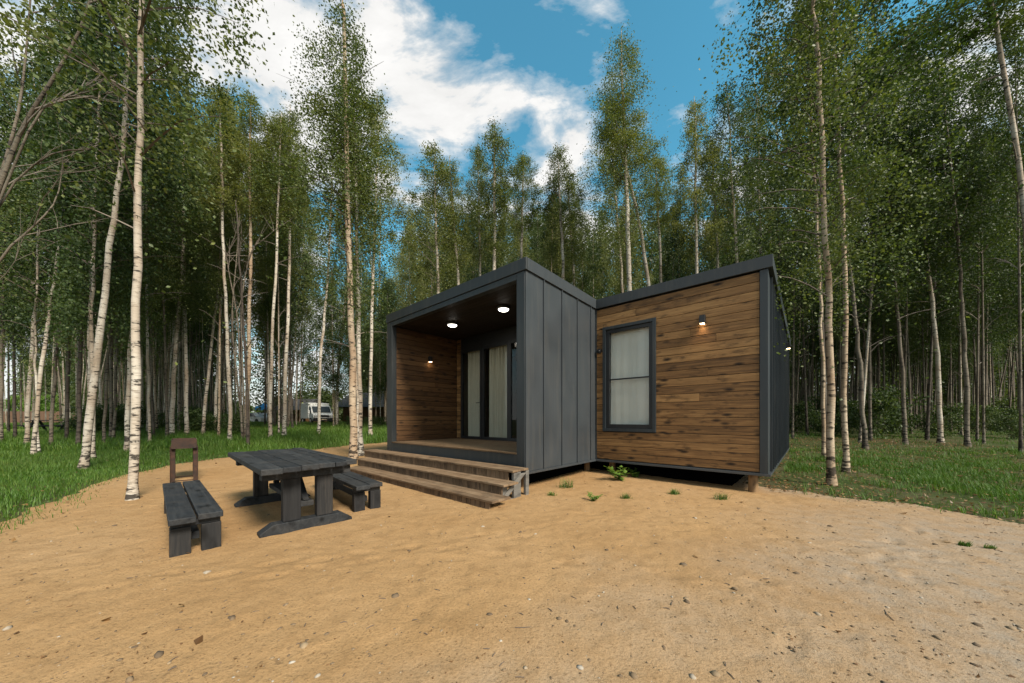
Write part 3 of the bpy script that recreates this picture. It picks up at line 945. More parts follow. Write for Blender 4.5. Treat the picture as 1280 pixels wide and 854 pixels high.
# ================================================================== STEPS
st = empty('porch_steps', (X0, Y0, 0), TH)
tag(st, 'three broad weathered timber steps leading up to the porch', 'steps')
for (u0, u1, v0, v1, zt) in ((-.30, 4.86, -.52, -.12, .465), (.02, 4.97, -.84, -.50, .305), (.36, 5.10, -1.20, -.82, .155)):
    mb = MB()
    k = 3; wv = (v1 - v0) / k
    for q in range(k):
        cut = u0 + (u1 - u0) * (.46 + .06 * rnd.random())
        mb.box(u0 + rnd.uniform(-.01, .01), cut - .003, v0 + q * wv + .003, v0 + (q + 1) * wv - .003, zt - .032, zt + rnd.uniform(-.002, .002), 0, rnd.random())
        mb.box(cut + .003, u1 + rnd.uniform(-.012, .012), v0 + q * wv + .003, v0 + (q + 1) * wv - .003, zt - .032, zt + rnd.uniform(-.002, .002), 0, rnd.random())
    mb.build('tread', M['tread'], st, bevel=.004)
    mb = MB(); u = u0 + .06
    while u < u1 - .12:
        wd = rnd.uniform(.092, .104)
        mb.box(u, u + wd - .006, v0 + .022 + rnd.uniform(-.003, .003), v0 + .045, max(zt - .165, -.08), zt - .034, 0, rnd.random())
        u += wd
    mb.build('riser', M['riser'], st, bevel=.003)
for u in (.42, 2.6, 4.80):
    mb = MB()
    mb.box(u, u + .045, -.47, -.30, -.1, .431, 0, .3)
    mb.box(u + .001, u + .044, -.80, -.62, -.1, .271, 0, .7)
    mb.box(u + .002, u + .043, -1.12, -.96, -.1, .121, 0, .5)
    mb.hexa([(u + .046, -.80, .05), (u + .070, -.80, .05), (u + .070, -.68, .05), (u + .046, -.68, .05),
             (u + .046, -.32, .40), (u + .070, -.32, .40), (u + .070, -.2, .40), (u + .046, -.2, .40)], 0, .6)
    mb.box(u - .002, u + .047, -.18, -.10, -.1, .431, 0, .4)
    mb.box(u + .004, u + .041, -.96, -.18, -.06, .03, 0, .8)
    mb.build('stringer', M['stringer'], st, bevel=.003)

# ================================================================== TABLE AND BENCHES
tb = empty('picnic_table', (*cw(3.0, -3.02)[:2], sandz(*cw(3.0, -3.02)[:2]) - .015), TH - R(2))
tag(tb, 'charcoal stained timber picnic table between two benches on the sand', 'table')
mb = MB()
ys = [-.50, -.31, -.135, .045, .225, .36, .50]
for i, (y0, y1) in enumerate(zip(ys[:-1], ys[1:])):
    o0 = -1.10 - .20 * (i / 5) + rnd.uniform(-.03, .03); o1 = 1.34 - .22 * (i / 5) + rnd.uniform(-.03, .03)
    mb.box(o0, o1, y0 + .004, y1 - .004, .695, .752 + rnd.uniform(-.004, .004), 0, rnd.random())
mb.build('tabletop', M['charred'], tb, bevel=.007)
for xx in (-.72, .98):
    mb = MB(); mb.prism([(-.46, 0), (.46, 0), (.46, .045), (.34, .125), (-.34, .125), (-.46, .045)], 'x', xx - .075, xx + .075)
    mb.build('foot', M['charred'], tb, bevel=.006)
    mb = MB(); mb.box(xx - .07, xx + .07, -.44, .44, .595, .693); mb.build('top_beam', M['charred'], tb, bevel=.005)
    for yy in (-.165, .165):
        mb = MB(); mb.box(xx - .05, xx + .05, yy - .085, yy + .085, .127, .593, 0, rnd.random())
        mb.build('leg', M['charred_leg'], tb, bevel=.006)
mb = MB(); mb.box(-.668, .928, -.075, .075, .24, .30, 0, .7); mb.build('stretcher', M['charred'], tb, bevel=.005)
for sx in (-1, 1):
    mb = MB()
    a0 = -.66 if sx < 0 else .92
    b0 = a0 - sx * .48
    mb.hexa([(min(a0, a0 - sx * .0) - .0, -.03, .31), (a0 - sx * .10, -.03, .31), (a0 - sx * .10, .03, .31), (a0, .03, .31),
             (b0, -.03, .69), (b0 - sx * .10, -.03, .69), (b0 - sx * .10, .03, .69), (b0, .03, .69)])
    mb.build('brace', M['charred'], tb, bevel=.004)


def bench(u, v, dl, rot, label, height=.375):
    p = cw(u, v)
    o = empty('bench', (p.x, p.y, sandz(p.x, p.y) - .02), TH + rot)
    tag(o, label, 'bench', 'benches at the picnic table')
    L = dl / 2
    for y0, y1, e in ((-.185, -.008, .02), (.008, .185, -.05)):
        m_ = MB(); m_.box(-L + rnd.uniform(-.02, .02), L + e, y0, y1, height - .055, height, 0, rnd.random())
        m_.build('seat_plank', M['charred'], o, bevel=.007)
    for xx in (-L + .30, L - .14):
        m_ = MB(); m_.box(xx - .035, xx + .035, -.17, .17, height - .105, height - .057); m_.build('cross_beam', M['charred'], o, bevel=.004)
        for yy in (-.105, .105):
            m_ = MB(); m_.box(xx - .045, xx + .045, yy - .07, yy + .07, -.06, height - .107, 0, rnd.random())
            m_.build('leg', M['charred_leg'], o, bevel=.005)
    m_ = MB(); m_.box(-L + .348, L - .188, -.028, .028, .12, .19); m_.build('stretcher', M['charred'], o, bevel=.004)
    return o


bench(2.92, -3.97, 2.42, R(-1), 'charcoal two-plank bench in front of the table, beside the near birch trunk')
bench(2.86, -2.20, 2.10, R(-5), 'charcoal two-plank bench between the picnic table and porch steps')

# ================================================================== BRAZIER
bx, by = -6.62, 6.72
bz = empty('brazier', (bx, by, sandz(bx, by) - .02), math.atan2(-bx, by) * 1.0)
tag(bz, 'rusty steel charcoal grill box on four tall legs by the grass edge', 'grill')
mb = MB()
w_, l_, h0, h1, th = .172, .36, .70, .855, .006
mb.hexa([(-w_ + .02, -l_, h0), (w_ - .02, -l_, h0), (w_ - .02, l_, h0), (-w_ + .02, l_, h0), (-w_ + .02, -l_, h0 + th), (w_ - .02, -l_, h0 + th), (w_ - .02, l_, h0 + th), (-w_ + .02, l_, h0 + th)])
mb.box(-w_, w_, -l_ - th, -l_, h0 - .02, h1); mb.box(-w_, w_, l_, l_ + th, h0 - .02, h1)
mb.box(-w_ - th, -w_, -l_, l_, h0 - .01, h1); mb.box(w_, w_ + th, -l_, l_, h0 - .01, h1)
mb.build('firebox', M['rust'], bz)
for sx in (-1, 1):
    for sy in (-1, 1):
        m_ = MB()
        xx, yy = sx * (w_ - .01), sy * (l_ - .03)
        m_.box(xx - .035, xx + .035, yy - .003 - .035 * sy, yy + .003 - .035 * sy, -.08, h0 + .02)
        m_.box(xx + sx * .030 - .003, xx + sx * .030 + .003, yy - .033, yy + .033, -.08, h0 + .02)
        m_.build('leg', M['rust'], bz)
for y_ in (-l_ + .035, l_ - .045):
    mb = MB(); mb.box(-w_, w_, y_ - .015, y_ + .015, .05, .065); mb.build('cross_bar', M['rust'], bz)

# ================================================================== TREES
def rhombi(P, A, B, fold):
    """leaf quads from base points P, length axes A, half-width axes B, normal lift fold"""
    n = len(P)
    V = np.empty((n, 4, 3))
    V[:, 0] = P
    V[:, 1] = P + A * .45 + B + fold
    V[:, 2] = P + A
    V[:, 3] = P + A * .45 - B + fold
    return V.reshape(-1, 3), np.arange(n * 4).reshape(-1, 4)


def unit(v):
    return v / np.maximum(np.linalg.norm(v, axis=-1, keepdims=True), 1e-9)


def crown_mesh(name, seed, nleaf, L=8.0, R0=1.5, leaf=.075, nb=46, leafmat='leaf', shape='birch', droop=.3, lean=0.0):
    """leaves (slot 0) on ascending limbs with hanging twigs (slot 1), axis from z=0 to z=L"""
    rg = np.random.default_rng(seed)
    anchors, wts, tv, tf = [], [], [], []
    wood = MB()
    for i in range(nb):
        t = ((i + rg.random()) / nb) ** 0.9
        z = L * t * .97
        az = i * 2.39996 + rg.normal(0, .5)
        if shape == 'birch':
            prof = min(1, .55 + 1.6 * t) * (1 - t) ** .62 + .10
        elif shape == 'round':
            prof = math.sqrt(max(.05, 1 - (2 * t - .9) ** 2))
        else:
            prof = (1 - t) ** .9 + .08
        ln = R0 * prof * rg.uniform(.55, 1.25) * (1 + .25 * math.sin(az + seed))
        up = rg.uniform(.55, 1.25)
        d = np.array([math.cos(az), math.sin(az), 0])
        pts = []
        for k in range(5):
            s = k / 4
            pts.append(d * ln * s * (1 - .12 * s) + np.array([rg.normal(0, .03) * s, rg.normal(0, .03) * s, z + ln * (up * s - .55 * s * s)]))
        r0 = .004 + .0075 * ln * (1 - t)
        wood.tube([tuple(p) for p in pts], [r0, r0 * .8, r0 * .6, r0 * .4, r0 * .2], 3, 1, .5, True, False)
        nt = max(3, int(7 * ln / R0 + 2))
        for k in range(nt):
            s = rg.uniform(.22, 1.0) ** .8
            j = min(3, int(s * 4)); f_ = s * 4 - j
            p = pts[j] * (1 - f_) + pts[j + 1] * f_
            p = p + rg.normal(0, .06 + .07 * ln, 3) * np.array([1, 1, .6])
            anchors.append(p); wts.append(rg.gamma(1.6))
    anchors = np.array(anchors); wts = np.array(wts); wts /= wts.sum()
    a = rg.choice(len(anchors), nleaf, p=wts)
    hang = rg.exponential(droop, nleaf)
    sway = rg.normal(0, 1, (len(anchors), 2)) * .25
    sig = (.075 + .05 * rg.random(len(anchors)))[a]
    P = anchors[a] + np.stack([rg.normal(0, 1, nleaf) * sig + sway[a, 0] * hang, rg.normal(0, 1, nleaf) * sig + sway[a, 1] * hang, rg.normal(0, .09, nleaf) - hang], 1)
    A = unit(rg.normal(0, 1, (nleaf, 3)) * np.array([.8, .8, .6]) + np.array([0.25, 0, -.55]))
    B = unit(np.cross(A, rg.normal(0, 1, (nleaf, 3))))
    Nn = np.cross(A, B)
    sz = leaf * rg.uniform(.65, 1.25, (nleaf, 1))
    lv, lf = rhombi(P, A * sz, B * sz * .36, Nn * sz * rg.uniform(-.12, .12, (nleaf, 1)))
    tone_a = rg.random(len(anchors))
    tone = np.clip(.55 * tone_a[a] + .45 * rg.random(nleaf), 0, 1)
    wv = np.array(wood.v); wf = np.array(wood.f)
    V = np.concatenate([lv, wv]); F_ = np.concatenate([lf, wf + len(lv)])
    return np_mesh(name, V, F_, [M[leafmat], M['twig']], {'tone': ('FACE', np.concatenate([tone, np.full(len(wf), .5)]))},
                   np.concatenate([np.zeros(len(lf)), np.ones(len(wf))]))


CROWN = [crown_mesh('crown', 100 + i, 15000, leaf=.058, R0=(1.45, 1.25, 1.6, 1.35, 1.5, 1.3)[i], nb=(46, 40, 52, 44, 48, 42)[i]) for i in range(6)]
CROWN_WARM = [crown_mesh('crown', 150 + i, 18000, leaf=.066, R0=(1.7, 1.5, 1.8, 1.5)[i], nb=54, leafmat='leaf_warm') for i in range(4)]
CROWN_THIN = [crown_mesh('crown', 200 + i, 7000, leaf=.054, R0=(1.25, 1.4, 1.1)[i], nb=36) for i in range(3)]
CROWN_DARK = [crown_mesh('crown', 300 + i, 17000, R0=1.75, nb=56, leafmat='leaf_dark', leaf=.066) for i in range(3)]
CROWN_RICH = [crown_mesh('crown', 400 + i, 24000, R0=1.55, nb=70, leaf=.046, droop=.38) for i in range(2)]


def trunk_mesh(path, r0, m, seed=0, sides=8, limbs=0, zl=(.35, .6), power=.85):
    """path = list of points from the base up"""
    rg = random.Random(seed)
    n = len(path); mb = MB()
    rad = []
    for i in range(n):
        t = i / (n - 1)
        rr = r0 * (1 - t) ** power + .008
        if path[i][2] < .35: rr *= 1 + .55 * max(0, (.35 - path[i][2]) / .45) ** 1.5
        rad.append(rr * (1 + rg.uniform(-.05, .05)))
    mb.tube(path, rad, sides, 0, .5, True, True)
    for k in range(limbs):
        t = rg.uniform(*zl)
        i = int(t * (n - 1))
        p = Vector(path[i]); az = rg.uniform(0, 6.28); ln = rg.uniform(.5, 1.5)
        d = Vector((math.cos(az), math.sin(az), 0))
        pts = [p + d * ln * s + Vector((rg.uniform(-.04, .04), rg.uniform(-.04, .04), ln * (.5 * s - .25 * s * s))) for s in (0, .35, .7, 1)]
        mb.tube(pts, [.016, .011, .007, .003], 4, 1, .5, True, False)
    return mb.mesh('trunk', [m, M['twig_grey']])


def resample(pts, n):
    pts = [Vector(p) for p in pts]
    out = []
    m = len(pts)

    def cr(i, t):
        p0, p1, p2, p3 = pts[max(i - 1, 0)], pts[i], pts[min(i + 1, m - 1)], pts[min(i + 2, m - 1)]
        return .5 * ((2 * p1) + (p2 - p0) * t + (2 * p0 - 5 * p1 + 4 * p2 - p3) * t * t + (3 * p1 - p0 - 3 * p2 + p3) * t ** 3)
    for k in range(n):
        s = k / (n - 1) * (m - 1)
        i = min(int(s), m - 2)
        out.append(cr(i, s - i))
    return out


def make_tree(name, loc, path, r0, m, crown, cb, R_, label, group, seed, limbs=6, fat=1.0, cat='tree'):
    """trunk along its own path, crown from fraction cb of the path to its end"""
    rg = random.Random(seed)
    root = empty(name, loc)
    tag(root, label, cat, group)
    fine = resample(path, 26)
    fine = [p + Vector((rg.uniform(-1, 1), rg.uniform(-1, 1), 0)) * (.022 if 0 < i < 25 else 0) for i, p in enumerate(fine)]
    link_mesh('trunk', trunk_mesh(fine, r0, m, seed, 9, limbs), root)
    if crown is not None:
        k = int(cb * 25)
        a, b = fine[k], fine[-1]
        d = (b - a)
        c = link_mesh('crown', crown, root, a)
        q = Vector((0, 0, 1)).rotation_difference(d.normalized()) @ Matrix.Rotation(rg.uniform(0, 6.28), 3, 'Z').to_quaternion()
        c.rotation_mode = 'QUATERNION'
        c.rotation_quaternion = q
        c.scale = (R_, R_, d.length / 8.0)
    return root


def key_tree(px, py, wpx, pts, top, label, group=None, m='bark', crown=None, cb=.30, R_=1.0, Y=None, limbs=6, name='birch_tree', H=None):
    """base pixel, trunk width there, points the trunk passes, pixel row of its top (or a height)"""
    seed = int(px * 7 + py * 13) % 10007
    rg = random.Random(seed)
    if Y is None:
        X, Y, Z = ground_at(px, py)
    else:
        X = (px - 640) / FPX * Y; Z = float(gh(X, Y))
    path = [Vector((0, 0, -.08))]
    for (qx, qy) in pts:
        path.append(Vector(((qx - 640) / FPX * Y - X, 0, CZ + (HOR - qy) / FPX * Y - Z)))
    if H is None: H = CZ + (HOR - top) / FPX * Y - Z
    last, prev = path[-1], path[-2]
    if H > last.z + .3:
        sl = (last - prev).normalized()
        k = (H - last.z)
        path.append(last + Vector((sl.x / max(sl.z, .3) * k * .45, rg.uniform(-.1, .1) * k * .3, k * .5)))
        path.append(last + Vector((sl.x / max(sl.z, .3) * k * .75, rg.uniform(-.1, .1) * k * .5, k)))
    r0 = wpx / 2 / FPX * Y * (1.0 if wpx > 9 else .86) / math.hypot(1, (px - 640) / FPX)      # wide lens stretches things off axis
    mm = M[m]
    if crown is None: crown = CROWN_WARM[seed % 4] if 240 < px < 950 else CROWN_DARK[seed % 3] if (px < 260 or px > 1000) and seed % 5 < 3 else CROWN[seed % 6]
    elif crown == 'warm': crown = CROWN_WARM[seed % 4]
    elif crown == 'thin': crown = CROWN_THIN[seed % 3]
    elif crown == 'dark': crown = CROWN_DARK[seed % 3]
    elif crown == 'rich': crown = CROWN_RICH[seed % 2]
    elif crown == 'none': crown = None
    return make_tree(name, (X, Y, Z), path, r0, mm, crown, cb, R_, label, group, seed, limbs)


FL = 'front birches of the left wood'
FR = 'front birches of the right wood'
BC = 'birches rising behind the cabin roof'
CL = 'birch clump left of the porch'
KEY = [
    # ---- left wood
    (165, 627, 12.5, [(170, 420), (174, 200), (180, 0)], 0, 'big white birch trunk standing in the sand behind the front bench', FL, dict(H=15.5, cb=.40, R_=1.35, crown='rich')),
    (103, 587, 11.5, [(120, 450), (135, 328), (153, 193), (160, 50)], 0, 'thick birch leaning right at the grass edge, left of the big white trunk', FL, dict(H=15, cb=.45, R_=1.25)),
    (117, 576, 7.5, [(116, 450), (116, 330), (124, 131)], 0, 'slim straight birch touching the thick leaning birch on its right', FL, dict(H=14, R_=1.1)),
    (111, 570, 6.5, [(112, 450), (114, 330), (112, 120)], 0, 'thin birch half hidden behind the thick leaning birch', FL, dict(H=14)),
    (42, 569, 7, [(55, 430), (70, 330), (92, 130)], 0, 'birch leaning right alone in the grass at far left, speckled trunk', FL, dict(H=14, R_=1.2)),
    (33, 558, 7.5, [(40, 430), (46, 350), (55, 150)], 0, 'birch with pale upright trunk left of the speckled leaning one', FL, dict(H=15)),
    (49, 566, 4, [(45, 480), (44, 420), (47, 250)], 0, 'very thin white birch between two leaning birches at far left', FL, dict(H=13, crown='thin')),
    (18, 551, 5.5, [(18, 450), (16, 330)], 0, 'dark trunked tree in front of the sunny meadow at far left', FL, dict(H=15, m='bark_dark', crown='dark')),
    (1, 556, 7, [(2, 430), (6, 300)], 0, 'dark birch cut by the left picture edge', FL, dict(H=15, m='bark_grey', crown='dark')),
    (63, 560, 6, [(70, 450), (81, 360), (92, 200)], 0, 'grey birch leaning right beside the distant dark picnic table', FL, dict(H=14, m='bark_grey')),
    (83, 552, 6, [(86, 440), (90, 330)], 0, 'dark trunk right behind the distant picnic table', FL, dict(H=15, m='bark_dark', crown='dark')),
    (98, 561, 7, [(101, 440), (105, 330), (110, 180)], 0, 'dark brown trunk close left of the thick leaning birch', FL, dict(H=15, m='bark_dark', crown='dark')),
    (129, 557, 5, [(136, 440), (146, 330)], 0, 'grey birch midway between the leaning birch and the big white trunk', FL, dict(H=15, m='bark_grey')),
    (142, 553, 4.5, [(146, 440), (149, 330), (155, 200)], 0, 'slim grey birch just left of the big white trunk', FL, dict(H=14, m='bark_grey')),
    (158, 565, 7.5, [(163, 440), (168, 350), (184, 200)], 0, 'pale birch half hidden behind the big white trunk', FL, dict(H=15)),
    (187, 558, 4.5, [(185, 450), (183, 330), (184, 200)], 0, 'slender birch right of the big white trunk, left of the rusty grill', FL, dict(H=14)),
    (192, 548, 4, [(189, 440), (190, 330)], 0, 'thin grey birch just left of the rusty grill', FL, dict(H=14, m='bark_grey', crown='thin')),
    (214, 547, 7.5, [(219, 450), (228, 330), (229, 200)], 0, 'birch rising directly behind the rusty grill box, left of two', 'birches behind the grill', dict(H=14.5)),
    (233, 546, 6.5, [(232, 450), (230, 330), (231, 200)], 0, 'birch rising directly behind the rusty grill box, right of two', 'birches behind the grill', dict(H=14.5)),
    (253, 545, 5, [(262, 450), (276, 330), (281, 200)], 0, 'birch leaning right, second trunk right of the rusty grill', FL, dict(top=100, cb=.4)),
    (269, 543, 5, [(272, 450), (278, 340), (280, 220)], 0, 'slim birch between the grill and the picnic table', FL, dict(top=115, cb=.4)),
    (288, 555, 6, [(285, 440), (279, 320), (277, 190)], 0, 'slender white birch left of the picnic table corner', FL, dict(top=108, cb=.5)),
    (309, 551, 7, [(311, 440), (313, 330), (312, 200)], 0, 'tan birch standing directly behind the table left corner', FL, dict(top=112, cb=.48, m='bark_tan')),
    (310, 561, 4.5, [(309, 500), (306, 430), (300, 340), (296, 270)], 250, 'mossy dark young trunk at the sand edge behind the table', FL, dict(m='bark_dark', crown='none', limbs=10)),
    (338, 551, 5.5, [(340, 440), (345, 330), (349, 220)], 0, 'white birch left of the pair behind the table', 'pair of straight birches behind the table', dict(top=140, cb=.5)),
    (355, 548, 6, [(358, 440), (362, 330), (362, 220)], 0, 'white birch right of the pair behind the table', 'pair of straight birches behind the table', dict(top=130, cb=.5)),
    (360, 535, 3, [(367, 450), (372, 380)], 0, 'thin distant birch just right of the pair behind the table', FL, dict(top=180, crown='thin')),
    (398, 545, 4.5, [(401, 450), (408, 370), (411, 330), (414, 250)], 0, 'bent slim birch standing right in front of the white van', CL, dict(top=140, cb=.45, crown='thin')),
    (420, 534, 5, [(424, 450), (432, 370), (437, 300)], 0, 'birch leaning right between the van and the porch clump', CL, dict(top=150, cb=.5, R_=.9)),
    (442, 577, 9.5, [(441, 470), (437, 340), (434, 180), (429, 20)], 0, 'tall birch with peeling orange bark, front of the clump beside the porch', CL, dict(H=12.9, cb=.30, R_=1.25, crown='rich', m='bark_tan')),
    (451, 571, 7, [(449, 470), (447, 340), (442, 150)], 0, 'birch close behind the orange barked one in the porch clump', CL, dict(H=11.5, cb=.45, R_=1.0)),
    (446, 573, 4, [(446, 480), (436, 340), (420, 240)], 0, 'thin stem leaning left out of the porch clump', CL, dict(H=8.0, cb=.55, R_=.6, crown='thin')),
    (463, 548, 5.5, [(464, 440), (467, 330), (470, 240)], 0, 'white birch between the porch clump and the cabin', CL, dict(top=120, cb=.45)),
    (467, 527, 3, [(467, 450), (466, 380)], 0, 'far thin birch in front of the distant timber house, left', CL, dict(top=190, crown='thin', cb=.5)),
    (475, 524.5, 3, [(473, 450), (474, 380)], 0, 'far thin birch in front of the distant timber house, right', CL, dict(top=200, crown='thin', cb=.5)),
    (482, 530, 2.6, [(482, 450), (481, 420), (497, 378)], 0, 'thin pale birch grazing the left porch wall', CL, dict(top=210, crown='thin', cb=.5)),
    # ---- behind the cabin
    (545, 530, 5, [(548, 380), (545, 290)], 172, 'birch behind the porch roof, leftmost of the row behind the cabin', BC, dict(Y=16.5, cb=.30, R_=1.15)),
    (574, 530, 5, [(573, 360), (565, 250)], 195, 'shorter birch behind the porch roof, second of the row', BC, dict(Y=17.5, cb=.30, R_=.9)),
    (600, 530, 4, [(600, 345), (599, 280)], 180, 'slim birch between two fuller crowns above the porch roof', BC, dict(Y=19, cb=.30, R_=.8)),
    (618, 530, 5.5, [(618, 340), (618, 230)], 152, 'full crowned birch rising behind the middle of the porch roof', BC, dict(Y=17, cb=.28, R_=1.15)),
    (650, 530, 4.5, [(651, 360), (653, 260)], 186, 'birch behind the front corner of the porch roof', BC, dict(Y=20, cb=.4, R_=1.0)),
    (703, 530, 5, [(704, 345), (700, 260)], 176, 'birch with rounded crown behind the sloping porch side wall', BC, dict(Y=18, cb=.30, R_=1.05)),
    (718, 530, 4.5, [(717, 350), (712, 270)], 215, 'short birch left of the tallest birch behind the cabin', BC, dict(Y=21, cb=.30, R_=1.0)),
    (789, 530, 8, [(787, 367), (783, 240), (779, 140)], 38, 'tallest birch behind the roof junction, crown stands above all', BC, dict(Y=15, cb=.30, R_=1.45, crown='rich')),
    (836, 530, 6, [(812, 365), (795, 260), (775, 185)], 120, 'birch leaning left across the tallest birch behind the cabin', BC, dict(Y=15.3, cb=.5, R_=1.1)),
    (777, 530, 4.5, [(778, 365), (772, 280)], 150, 'thin birch just left of the tallest birch trunk', BC, dict(Y=19, cb=.30, R_=1.0)),
    (826, 530, 5, [(826, 350), (822, 260)], 190, 'birch right of the leaning one behind the timber module', BC, dict(Y=20, cb=.4, R_=1.1)),
    (872, 530, 5.5, [(871, 343), (869, 231)], 120, 'narrow tall birch behind the middle of the timber module roof', BC, dict(Y=17, cb=.30, R_=1.05)),
    (896, 530, 5, [(897, 340), (893, 250)], 165, 'birch between two taller ones behind the timber module', BC, dict(Y=20, cb=.30, R_=1.1)),
    (922, 530, 5, [(921, 330), (914, 220)], 100, 'tall dark birch behind the right end of the timber module roof', BC, dict(Y=16.5, cb=.40, R_=1.1, crown='dark')),
    (952, 530, 5, [(951, 330), (948, 220)], 95, 'birch behind the upper right roof corner', BC, dict(Y=18, cb=.30, R_=1.0)),
    (975, 530, 4, [(974, 330), (972, 230)], 60, 'thin dark birch beyond the right roof corner', BC, dict(Y=18, cb=.45, R_=.9, m='bark_dark')),
    # ---- right wood
    (1040, 607, 10, [(1037, 450), (1034, 330), (1023, 97), (1017, 0)], 0, 'thick tan birch at the grass edge, nearest right of the cabin', FR, dict(H=12.5, cb=.30, R_=1.25, m='bark_tan', crown='rich')),
    (1057, 590, 9, [(1056, 450), (1056, 330), (1046, 127), (1038, 0)], 0, 'spotted birch in grass just right of the thick tan one', FR, dict(H=13, cb=.45, R_=1.15, m='bark_tan')),
    (1031, 575, 6, [(1028, 450), (1024, 330), (1013, 127)], 0, 'slim birch behind and left of the thick tan one', FR, dict(H=13, cb=.48, R_=1.1, m='bark_tan')),
    (1082, 562, 8, [(1074, 450), (1062, 330), (1040, 200), (1030, 100)], 0, 'birch leaning left to cross behind the spotted birch', FR, dict(H=13, cb=.5, R_=1.1, m='bark_grey')),
    (1100, 538, 5, [(1098, 430), (1096, 330), (1085, 150)], 0, 'slim grey birch behind the left-leaning birch', FR, dict(H=14, cb=.48, m='bark_grey')),
    (1132, 556, 7, [(1126, 440), (1116, 330), (1099, 80), (1091, 0)], 0, 'straight brown-grey birch in the middle of the right wood edge', FR, dict(H=14, cb=.48, R_=1.2, m='bark_grey')),
    (1176, 554, 9, [(1171, 440), (1160, 330), (1145, 162), (1129, 39)], 0, 'white banded birch standing bright in the right wood', FR, dict(H=14, cb=.48, R_=1.2)),
    (1210, 558, 8.5, [(1206, 440), (1199, 330), (1180, 127), (1149, 8)], 0, 'grey birch right of the white banded one, leaning left', FR, dict(H=14, cb=.48, R_=1.2, m='bark_grey', crown='dark')),
    (1201, 527, 5, [(1190, 400), (1186, 330)], 0, 'banded birch seen between the white banded and grey birches', FR, dict(H=15, m='bark')),
    (1227, 536, 5.5, [(1225, 430), (1222, 330)], 0, 'dark trunk right of the grey leaning birch', FR, dict(H=15, m='bark_dark', crown='dark')),
    (1251, 512, 6.5, [(1249, 420), (1247, 330)], 0, 'pale far birch near the right edge, upright', FR, dict(H=15, m='bark')),
    (1282, 530, 6.5, [(1262, 430), (1245, 370), (1225, 270), (1203, 201)], 0, 'slim birch leaning steeply left near the right picture edge', FR, dict(H=12, cb=.6, m='bark_grey')),
    (1306, 575, 11, [(1292, 400), (1276, 232), (1245, 31), (1237, 0)], 0, 'thick pale birch entering from the right picture edge', FR, dict(H=14, cb=.5, R_=1.3)),
    (1290, 545, 5, [(1281, 380), (1268, 250), (1252, 120)], 0, 'dark thin trunk beside the thick pale birch at the right edge', FR, dict(H=15, m='bark_dark', crown='dark')),
    (1141, 512, 4, [(1138, 420), (1133, 330)], 0, 'thin white birch deep between the brown-grey and white banded birches', FR, dict(H=15, crown='dark')),
    (1156, 534, 3.5, [(1154, 420), (1152, 330)], 0, 'thin grey birch just left of the white banded one', FR, dict(H=14, m='bark_grey', crown='dark')),
    (1008, 521, 5, [(1007, 430), (1003, 330), (1001, 250)], 0, 'grey birch in the shade right behind the cabin side wall', FR, dict(H=15, m='bark_grey', crown='dark')),
    (995, 540, 3, [(997, 470), (1000, 400), (1002, 330)], 0, 'bare sapling close to the ribbed cabin wall', FR, dict(H=8, m='bark_grey', crown='thin', cb=.6, R_=.6)),
    (1024, 512, 4.5, [(1018, 430), (1013, 360)], 0, 'thin birch leaning left behind the slim one at the wood edge', FR, dict(H=15, m='bark_grey', crown='dark')),
]
occupied = []
for (px, py, wp, pts, top, label, grp, kw) in KEY:
    kw = dict(kw)
    top = kw.pop('top', top)
    t_ = key_tree(px, py, wp, pts, top, label, grp, **kw)
    occupied.append((t_.location.x, t_.location.y))

# ---- the rest of the wood: straight-ish birches, shared trunks and crowns
rg = random.Random(11)
STR = []
for i in range(9):
    a = rg.uniform(0, 6.28); k = rg.uniform(.1, .45)
    path = [Vector((math.cos(a) * k * math.sin(z / 10 * 2.2 + i) - math.cos(a) * k * math.sin(i), math.sin(a) * k * .6 * (z / 10) ** 2, z)) for z in np.linspace(-.08, 10, 22)]
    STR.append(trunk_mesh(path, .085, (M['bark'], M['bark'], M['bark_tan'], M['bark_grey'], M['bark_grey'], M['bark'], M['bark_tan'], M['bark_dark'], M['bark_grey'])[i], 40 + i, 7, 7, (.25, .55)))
TOPS = [Vector(m.vertices[21 * 7].co) for m in STR]


def fill_tree(X, Y, H, label, group, dark=.3, cbz=(.40, .55), grey=False, rs=1.0, warm=False):
    Z = float(gh(X, Y))
    root = empty('birch_tree', (X, Y, Z), rg.uniform(0, 6.28))
    tag(root, label, 'tree', group)
    i = rg.choice((3, 4, 8, 7, 5) if grey else range(9))
    k = H / 10
    root.rotation_euler = (rg.gauss(0, .022), rg.gauss(0, .022), rg.uniform(0, 6.28))
    th = rg.uniform(.38, .72)
    t = link_mesh('trunk', STR[i], root)
    t.scale = (th, th, k)
    cb = rg.uniform(*cbz)
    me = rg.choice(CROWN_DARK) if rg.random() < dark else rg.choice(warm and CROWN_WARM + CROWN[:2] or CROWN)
    c = link_mesh('crown', me, root)
    j = int(cb * 21) * 7
    p = STR[i].vertices[j].co
    c.location = (p.x * th, p.y * th, p.z * k)
    c.rotation_euler = (0, 0, rg.uniform(0, 6.28))
    s = rg.uniform(.85, 1.3) * rs
    c.scale = (s, s, H * (1 - cb) / 8.0 * 1.03)
    return root


def clear(X, Y, dmin):
    return all((X - a) ** 2 + (Y - b) ** 2 > dmin * dmin for a, b in occupied)


def in_cabin(X, Y, m=1.2):
    r = Vector((X - X0, Y - Y0, 0))
    u, v = r.dot(E1), r.dot(N1)
    return -m < u < U2 + m and -3 < v < V2 + m


